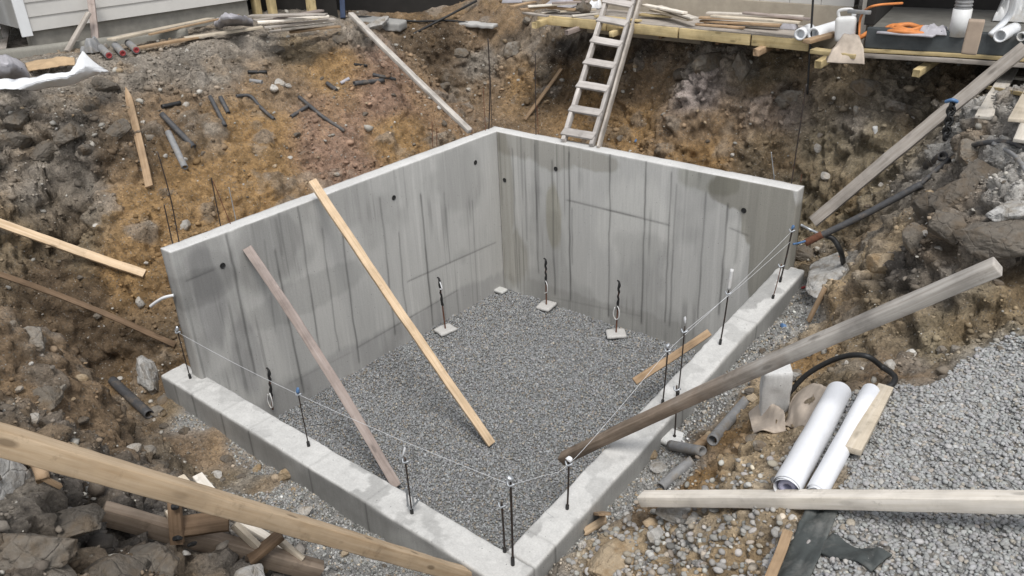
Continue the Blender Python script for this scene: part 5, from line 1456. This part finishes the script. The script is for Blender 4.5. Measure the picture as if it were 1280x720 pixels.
# boards leaning on the white house
for lab, a, b, wd, mt in [('tall weathered post leaning at the white house, front one', (121, 60), (112, -14), .10, 'pink'), ('tall grey board leaning on the white siding behind the front post', (140, 40), (122, -14), .10, 'grey'), ('short grey strut leaning left of the weathered post', (84, 66), (111, 16), .07, 'grey')]:
    A = gnd(*a, .02); c, d = ray(*b); t = ((A.x-c.x)*d.x+(A.y-c.y)*d.y)/(d.x*d.x+d.y*d.y)
    B = c+d*(t*1.03); lumber('board', A, B, wd, .05, mt, lab, 'board', bow=.02)
lumber('board', gnd(102, 50, .06), gnd(152, 42, .06), .10, .03, 'brown', 'rusty brown board lying at the foot of the white house', 'board')
lumber('board', gnd(5, 70, .1), gnd(12, 30, .1), .12, .03, 'grey', 'grey board at the left photo edge in the corner of the house', 'board')

# ------------------------------------------------------------------ things on the deck and by the garage
for lab, a, b, r in [('short white pipe lying on the deck beside the black rod, left one', (1000, 43), (1012, 37), .075), ('short white pipe lying on the deck beside the black rod, right one', (1017, 43), (1046, 34), .085)]:
    tube('pipe', [deckpt(*a, r), deckpt(*b, r)], r, 'white', lab, 'pipe', 14, .7)
def jerry():
    p = at_z(1056, 52, DZ)
    root = empty('jerrycan', p, 'translucent white jerrycan standing at the right end of the deck', 'jerrycan'); bpy.context.view_layer.update()
    V, Fs = lattice_box((8, 6, 10)); R = rounded(V, (.24, .15, .30), .045); R[:, 2] += .15
    b = mesh_np('body', R, Fs, M['whited'], None, True, root)
    V2, F2 = tube_geo(spline([(-.08, 0, .29), (-.08, 0, .37), (.06, 0, .37), (.08, 0, .29)], 5), .02, 8); mesh_py('handle', V2, F2, M['whited'], root, True)
    V2, F2 = tube_geo([Vector((.09, 0, .29)), Vector((.10, 0, .36))], .025, 10); mesh_py('cap', V2, F2, M['white'], root, True)
    root.rotation_euler = (0, -.08, .3)
jerry()
lumber('post', at_z(1062, 50, DZ)+dn*.4-up3*.2, at_z(1062, 50, DZ)+dn*.4+up3*1.6, .09, .05, 'white_wood', 'white post standing behind the jerrycan at the end of the deck', 'post')
cb = at_z(1072, 62, DZ)
tube('crowbar', [at_z(1074, 50, DZ+.05), at_z(1076, 22, DZ+.30), at_z(1090, 8, DZ+.5), at_z(1128, 4, DZ+.5)], .014, 'orange', 'orange bent bar sticking up beside the jerrycan', 'bar', 8)
tube('hose', [at_z(1062, 52, DZ+.05), at_z(1075, 47, DZ+.06), at_z(1086, 40, DZ+.1)], .028, 'orange', 'short orange tube lying beside the jerrycan', 'tube', 9)
cloth('sack', at_z(1058, 68, DZ-.05), .42, .34, 'bag', 'grey speckled sack slumped over the step of the deck', 'sack', 21, .18, .3, hug=False, base=-.06)
# frame behind the jerrycan
lumber('rail', at_z(1060, 14, GZ+.5), at_z(1088, 16, GZ+.5), .05, .04, 'gpipe', 'grey rail standing behind the jerrycan', 'rail')
def gz(px, py, l=0): return at_z(px, py, GZ+.2+l)
coilc = gz(1135, 40)
root = empty('hose_coil', coilc, 'orange hose coil lying on the garage floor', 'hose'); bpy.context.view_layer.update()
for k in range(3):
    rr = .24-.05*k
    pth = [coilc+Vector((rr*math.cos(t), rr*math.sin(t), .03+.012*k+.01*math.sin(3*t+k))) for t in np.linspace(0, 6.283, 24)]
    tube('hose_turn', pth, .026, 'orange', parent=root, k=8, sp=2)
V, Fs = lattice_box((12, 12, 2)); R = rounded(V, (.62, .62, .03), .01); R += .006*np.stack([fbm(R*5, 2, 1)]*3, 1)
o = mesh_np('cardboard', R, Fs, M['lav'], None, False); o.location = coilc+Vector((.03, .05, .012)); tag(o, 'flat grey board under the orange hose coil', 'board')
cloth('rag', gz(1166, 43), .28, .2, 'lav', 'lavender grey rag beside the orange hose coil', 'rag', 23, .10, .2, hug=False, base=.02)
for lab, px, py, r, h in [('grey ribbed cylinder standing on the garage floor edge', 1197, 45, .10, .50)]:
    p = gz(px, py); root = empty('ribbed_tube', p, lab, 'tube'); bpy.context.view_layer.update()
    V2, F2 = tube_geo([Vector((0, 0, 0)), Vector((0, 0, h*.6))], r, 20); mesh_py('body', V2, F2, M['whited'], root, True)
    V2, F2 = tube_geo(spline([(0, 0, h*.6), (0, 0, h*.8), (0, 0, h)], 10), lambda s: r*(.9+.07*math.sin(s*38)), 20); mesh_py('ribbed_top', V2, F2, M['gpipe'], root, True)
lump_box('box', (.15, .12, .34), gz(1216, 46, .17), .2, 'box', 'upright brown box beside the ribbed cylinder', 'box', 31, .012, .004, (0, 0.03))
cloth('sack', gz(1262, 26), .35, .3, 'whited', 'white slumped bag on the garage floor by the right edge', 'sack', 25, .34, .1, hug=False, base=.02)
tube('pipe', [gz(1238, 44, .04), gz(1262, 18, .25), gz(1268, -14, .55)], .035, 'white', 'white pipe leaning beside the slumped bag', 'pipe', 10)
tube('pipe', [gz(1250, 45, .07), gz(1268, 36, .07)], .07, 'white', 'short wide white pipe end lying before the slumped bag', 'pipe', 14, .75)
tube('pipe', [gz(1276, 46, .05), gz(1300, 40, .05)], .05, 'whited', 'white pipe piece at the right photo edge on the upstand', 'pipe', 12, .75)
# white and cloth litter on the left part of the deck
cloth('plastic_sheet', at_z(702, 8, DZ), .5, .3, 'lav', 'crumpled pale plastic on the deck left of the ladder', 'sheet', 31, .16, .2, hug=False, base=.02)
cloth('plastic_sheet', at_z(642, 3, GZ), .4, .3, 'lav', 'crumpled grey plastic at the top edge left of the deck', 'sheet', 32, .16, .6, hug=False, base=.02)
rock('rock', at_z(730, 9, DZ+.1), .17, 'stone_dk', 'dark round lump on the deck just left of the ladder', 'rock', 33)
cloth('plastic_sheet', at_z(744, 10, DZ), .26, .22, 'white', 'small white plastic heap behind the ladder rails', 'sheet', 33, .14, .1, hug=False, base=.02)
cloth('plastic_sheet', at_z(986, 36, DZ), .2, .14, 'lav', 'grey crumpled scrap on the deck before the board pile', 'scrap', 34, .08, .1, hug=False, base=.01)
cloth('plastic_sheet', at_z(895, 31, DZ), .3, .12, 'whited', 'white torn scrap on the deck before the board pile', 'scrap', 35, .05, .1, hug=False, base=.01)
for x in (1006, 1013): pass

# ------------------------------------------------------------------ named rocks and rubble
RK = [  # px,py,size,mat,label,flat
 (88, 165, .26, 'stone_dk', 'big dark rounded boulder below the white plastic sheet', (1, .8, .6)), (20, 150, .22, 'stone_dk', 'dark boulder at the left photo edge below the sheet', (1, .8, .6)),
 (22, 180, .28, 'stone_dk', 'low dark boulder at the left photo edge under another boulder', (1, .8, .55)), (130, 108, .22, 'stone_dk', 'flat brown boulder beside the right tip of the white sheet', (1.2, .8, .5)),
 (145, 165, .22, 'stone_dk', 'brownish boulder left of the pointed stake', (1.2, .8, .5)), (112, 135, .16, 'stone_dk', 'angular dark boulder above the big rounded one', (1, .8, .7)),
 (350, 104, .11, 'stone_lt', 'pale angular stone of a tight cluster on the left slope, biggest', (1, .8, .8)), (342, 110, .08, 'stone_lt', 'pale angular stone at the left of the tight cluster', (1, .8, .8)), (360, 108, .06, 'stone_lt', 'pale angular stone at the right of the tight cluster', (1, .8, .8)),
 (425, 51, .13, 'stone_dk', 'long flat brown stone on the crest by the pale grey board', (1.4, .7, .4)), (470, 32, .22, 'chunk', 'grey concrete lump on the crest right of the pale grey board', (1.6, .7, .5)),
 (660, 26, .13, 'stone', 'grey block under the left end of the deck', (1.3, .9, .7)), (345, 62, .14, 'stone_dk', 'brownish stone in the upper left slope below the board stack', (1.2, .8, .6)),
 (230, 200, .05, 'stone_lt', 'small pale stone below the light grey pipe', (1, .8, .7)), (254, 192, .05, 'stone', 'purplish stone right of the grey pipe pair', (1, .8, .8)),
 (232, 283, .09, 'stone_lt', 'pale angular stone just behind the left wall top', (1, .8, .8)), (175, 378, .08, 'stone_lt', 'pale stone on the slope by the white sleeved tie wire', (.7, .7, 1)),
 (185, 470, .26, 'chunk', 'broken grey concrete slab leaning at the left end of the front low wall', (1.2, .5, .8)), (112, 612, .11, 'chunk', 'pale bluish concrete lump below the fresh timber', (.8, .6, 1)),
 (82, 672, .045, 'chunk', 'small white stone in the dark rubble at lower left', (.8, .7, 1)), (-2, 612, .24, 'chunk', 'big pale boulder at the left edge under the fresh timber', (.75, .6, 1)), (20, 694, .22, 'stone_dk', 'cracked dark boulder in the bottom left corner', (1.2, .7, .6)),
 (182, 712, .2, 'stone_dk', 'big brown grey boulder at the bottom under the formwork', (1.2, .9, .7)), (95, 655, .15, 'stone_dk', 'dark boulder left of the formwork frame', (1.2, .8, .6)), (310, 724, .11, 'chunk', 'jagged pale rock at the bottom edge below the formwork', (1.2, .8, .7)),
 (230, 540, .07, 'stone_dk', 'dark square stone in the trench nearest the front low wall', (1, .8, .6)), (283, 574, .06, 'stone_dk', 'dark block lying in the trench, middle one', (1.2, .8, .6)), (302, 597, .06, 'stone_dk', 'dark block lying in the trench beside the pale scrap', (1, .8, .8)),
 (272, 594, .06, 'stone_lt', 'white scrap of stone on the trench floor', (1, .8, .3)), (356, 595, .09, 'stone_tan', 'brown stone in the trench against the front low wall', (1, .7, .8)), (380, 640, .10, 'stone_lt', 'pale stone over a dark gap at the end of the trench', (1, .8, .5)),
 (205, 500, .11, 'stone', 'pale flat stone at the foot of the front low wall end', (1.2, .8, .4)), (195, 515, .09, 'stone', 'round stone beside the dark drain pipe mouth', (1, .9, .5)), (100, 525, .07, 'stone_dk', 'reddish dark stone at the left end of the trench', (1, .9, .6)),
 (1040, 342, .34, 'chunk', 'broken concrete slab behind the end of the right low wall', (1.5, .8, .35)), (1010, 318, .22, 'stone_dk', 'dark rock in the shadow behind the broken slab', (1.3, .8, .6)),
 (772, 706, .26, 'stone_tan', 'big tan flat boulder at the bottom edge right of the front corner', (1.3, .9, .5)), (850, 643, .15, 'chunk', 'flat grey rock just below the bleached timber', (1.5, .7, .4)), (820, 672, .12, 'chunk', 'squarish pale rock among the spilled gravel', (1.1, .8, .6)), (868, 652, .07, 'stone_lt', 'smooth white oval stone beside the flat grey rock', (1.3, .8, .6)),
 (810, 570, .10, 'stone_tan', 'brown stone leaning on the outer side of the right low wall', (1, .8, .8)), (823, 585, .09, 'chunk', 'pale lump in the grey trench gravel', (1, .9, .4)), (760, 560, .0, 'stone', '', (1, 1, 1)),
 (1165, 262, .22, 'stone_dk', 'dark fractured rock on the left edge of the right bank', (1, .8, .9)), (1245, 300, .24, 'stone_dk', 'broad dark rock under the pale slab of the right bank', (1.4, .8, .7)), (1140, 300, .16, 'stone', 'grey brown rock in the tan flank of the right bank', (1, .7, 1.1)), (1215, 195, .2, 'stone', 'grey rock on the rim of the right bank under the hose', (1.2, .8, .7)),
 (1100, 330, .13, 'stone_tan', 'tan rock low in the flank of the right bank', (1, .7, 1.1)), (60, 190, .2, 'stone_dk', 'dark rock between the boulders of the upper left slope', (1.2, .8, .7)), (110, 190, .15, 'stone_dk', 'dark rock right under the big rounded boulder', (1.2, .8, .6)),
 (40, 425, .16, 'stone', 'grey brown rock in the near left mound', (1, .8, .8)), (60, 500, .14, 'stone', 'brown rock low in the near left mound', (1.1, .8, .8)), (150, 720, .16, 'stone_dk', 'dark rock at the bottom edge left of the formwork', (1.2, .9, .7)), (60, 724, .12, 'stone_dk', 'grey rock at the bottom edge near the left corner', (1.2, .9, .7)),
 (1178, 438, .05, 'stone', 'small grey stone on the brown slope, left of two by the gravel edge', (1, .8, .7)), (1195, 438, .06, 'stone', 'small grey stone on the brown slope, right of two by the gravel edge', (1, .8, .7)),
 (1218, 291, .07, 'stone_lt', 'white oval stone on the dark rock of the right bank', (1.5, .8, .4)), (1172, 310, .05, 'stone_lt', 'white stone on the dark rock above the grey beam', (1.3, .8, .4)),
 (1225, 225, .25, 'stone_dk', 'dark grey rock face bulging from the right bank, upper', (1, .8, .8)), (1200, 245, .22, 'stone_dk', 'dark grey rock bulging from the right bank, lower', (1.2, .8, .8)), (1270, 262, .2, 'chunk', 'pale grey slab edge at the right photo edge', (1.2, .9, .4)), (1185, 285, .2, 'stone_dk', 'dark grey rock low on the right bank above the grey beam end', (1.2, .8, .7)),
 (1125, 75+60, .17, 'stone', 'flat oval stone on the back bank below the dark upstand', (1.5, .8, .6)), (1070, 140, .09, 'stone_lt', 'long pale stone in the back bank at right', (.5, .5, 1.4)), (1022, 184, .08, 'stone_lt', 'white angular flake on the back bank above the wall end', (.8, .4, 1)),
 (1085, 110, .2, 'stone', 'grey boulder in the back bank under the upstand', (1, .8, .8)), (925, 88, .25, 'stone', 'purplish grey rock hanging in the back bank under the deck', (.8, .6, 1.2)), (890, 80, .25, 'stone', 'wide grey rock in the back bank under the deck', (1.3, .7, .8)), (850, 95, .17, 'stone_dk', 'brown rock in the back bank under the deck, leftmost of three', (1, .7, .8)),
 (985, 125, .2, 'stone', 'pale grey outcrop in the back bank above the right wall end', (1.1, .6, 1)), (640, 62, .22, 'stone', 'grey rock in the face of the back recess', (1, .7, 1)), (575, 70, .18, 'stone_dk', 'brown rock in the face of the back recess', (1, .7, 1)), (555, 110, .16, 'stone_dk', 'dark rock low in the back recess', (1, .8, .8)),
 (775, 173, .09, 'stone', 'rounded grey brown stone right of the ladder foot', (1, .8, .7)), (795, 176, .045, 'blue', 'crumpled blue scrap right of the ladder foot', (1.2, .6, .7)), (795, 87, .045, 'stone_lt', 'small white round stone right of the ladder', (1, 1, 1)), (683, 122+5, .09, 'stone_tan', 'long tan stone left of the ladder', (1.7, .7, .4)),
 (980, 408, .05, 'blue', 'blue plastic scrap in the rubble outside the right low wall', (1, .7, .6)), (988, 405, .045, 'stone_lt', 'white scrap beside the blue one outside the right low wall', (1, .8, .8)), (1010, 358, .0, 'red', '', (1, 1, 1)),
 (1052, 322, .04, 'orange', 'small orange scrap beside the black hose bend', (1.2, .8, .6)), (940, 500, .07, 'stone_tan', 'tan stone wedged beside the pale block', (1, .7, .9)),
]
for k, (x, y, s, mt, lab, fl) in enumerate(RK):
    if s <= 0: continue
    p = gnd(x, y)
    nm = 'scrap' if 'scrap' in lab and mt not in ('stone_lt',) else ('concrete_lump' if mt == 'chunk' else 'rock')
    dv = (CAM-p).normalized()
    rock(nm, p-dv*s*(-.04 if s > .1 else -.1), s, mt, lab, 'scrap' if 'scrap' in lab else 'rock', 300+k, flat=fl, sub=4 if s > .12 else 3)
tube('ribbon', gp([(1002, 362), (1018, 356), (1032, 350)], .02), .012, 'red', 'red plastic strip on the rubble behind the right low wall', 'strip', 7)

lump_box('concrete_slab', (.95, .34, .16), gnd(476, 31, .02), .35, 'conc', 'grey concrete slab edge on the crest right of the pale grey board', 'slab', 61, .03, .02, (.06, .08), (.30, .295, .28), (24, 12, 6))
lump_box('concrete_slab', (1.0, .22, .07), gnd(592, 33, .04), .1, 'conc', 'thin pale slab edge along the top of the back recess', 'slab', 63, .02, .02, (.05, .02), (.42, .41, .39), (24, 8, 4))
lumber('board', gnd(429, 24, .02), at_d(427, -16, 15.2), .09, .05, 'navy', 'dark blue board standing in the shed opening by the board stack', 'board')
# ------------------------------------------------------------------ scattered stones, one object each
def proj(v):
    q = v-CAM; z = q.dot(_fw)
    return (CX+F_PX*q.dot(_r2)/z, CY-F_PX*q.dot(_u2)/z) if z > .1 else (-999, -999)
protos = {}
for mt in ('stone', 'stone_lt', 'stone_dk', 'stone_tan'):
    protos[mt] = []
    for k in range(5):
        r = rock('stone', (0, 0, -5), 1.0, mt, None, None, 900+k, sub=2, flat=(1, .8, .62))
        protos[mt].append(r.data); bpy.data.objects.remove(r)
AREAS = [  # test, count, weights, label stem, group, size range
 (lambda x, y, z: x < -2.2 and z > 2.7 and y < 1.0, 46, 'on the upper left slope', .028, .085),
 (lambda x, y, z: x < -1.0 and .9 < z <= 2.7 and y < 1.0, 58, 'on the ochre slope behind the left wall', .022, .065),
 (lambda x, y, z: y > .4 and x < .3 and z < 3.0, 34, 'on the earth behind the back corner', .022, .07),
 (lambda x, y, z: y > .5 and .3 <= x < 2.6 and z < 3.1, 34, 'on the back bank behind the ladder and deck', .025, .07),
 (lambda x, y, z: y > .3 and x >= 2.6 and z < 3.1, 30, 'on the back bank near the right wall end', .03, .09),
 (lambda x, y, z: x > 4.6 and -2.6 < y < .3 and z > 1.2, 34, 'on the brown slope above the gravel heap', .022, .07),
 (lambda x, y, z: x > 4.45 and -5 < y <= -1.2 and z < 1.7, 26, 'in the strip of earth outside the right low wall', .022, .07),
 (lambda x, y, z: x < 3.6 and y < -5.15 and z < 1.2, 26, 'on the floor of the front trench', .02, .06),
 (lambda x, y, z: x < 3.8 and y < -5.8 and z >= 1.2, 26, 'on the rubble of the near left bank', .025, .08),
]
occ = []
gv_i = RNG.permutation(len(gv))
MIX = [('stone', 'grey brown'), ('stone_lt', 'pale'), ('stone_dk', 'dark'), ('stone_tan', 'tan')]
for test, cnt, stem, s0, s1 in AREAS:
    got = 0
    for i in gv_i:
        if got >= cnt: break
        x, y, z = gv[i]
        if not test(x, y, z) or inside[i]: continue
        v = Vector((x, y, z)); px, py = proj(v)
        if not (4 < px < 1276 and 4 < py < 716): continue
        d = v-CAM; h = T_BVH.ray_cast(CAM, d.normalized())
        if h[0] is None or (h[0]-v).length > .12: continue
        if any((v-o2).length < .13 for o2 in occ): continue
        occ.append(v); got += 1
        mt, ad = MIX[int(RNG.choice(4, p=[.38, .27, .17, .18]))]
        s = float(s0+(s1-s0)*RNG.random()**2.2)
        o = bpy.data.objects.new('stone', protos[mt][int(RNG.integers(5))])
        link(o); o.scale = (s, s, s); o.rotation_euler = tuple(RNG.uniform(-.6, .6, 2))+(float(RNG.uniform(0, 6.3)),)
        o.location = v+Vector((0, 0, s*.12))
        tag(o, 'small %s stone lying %s' % (ad, stem), 'stone', '%s stones %s' % (ad, stem))
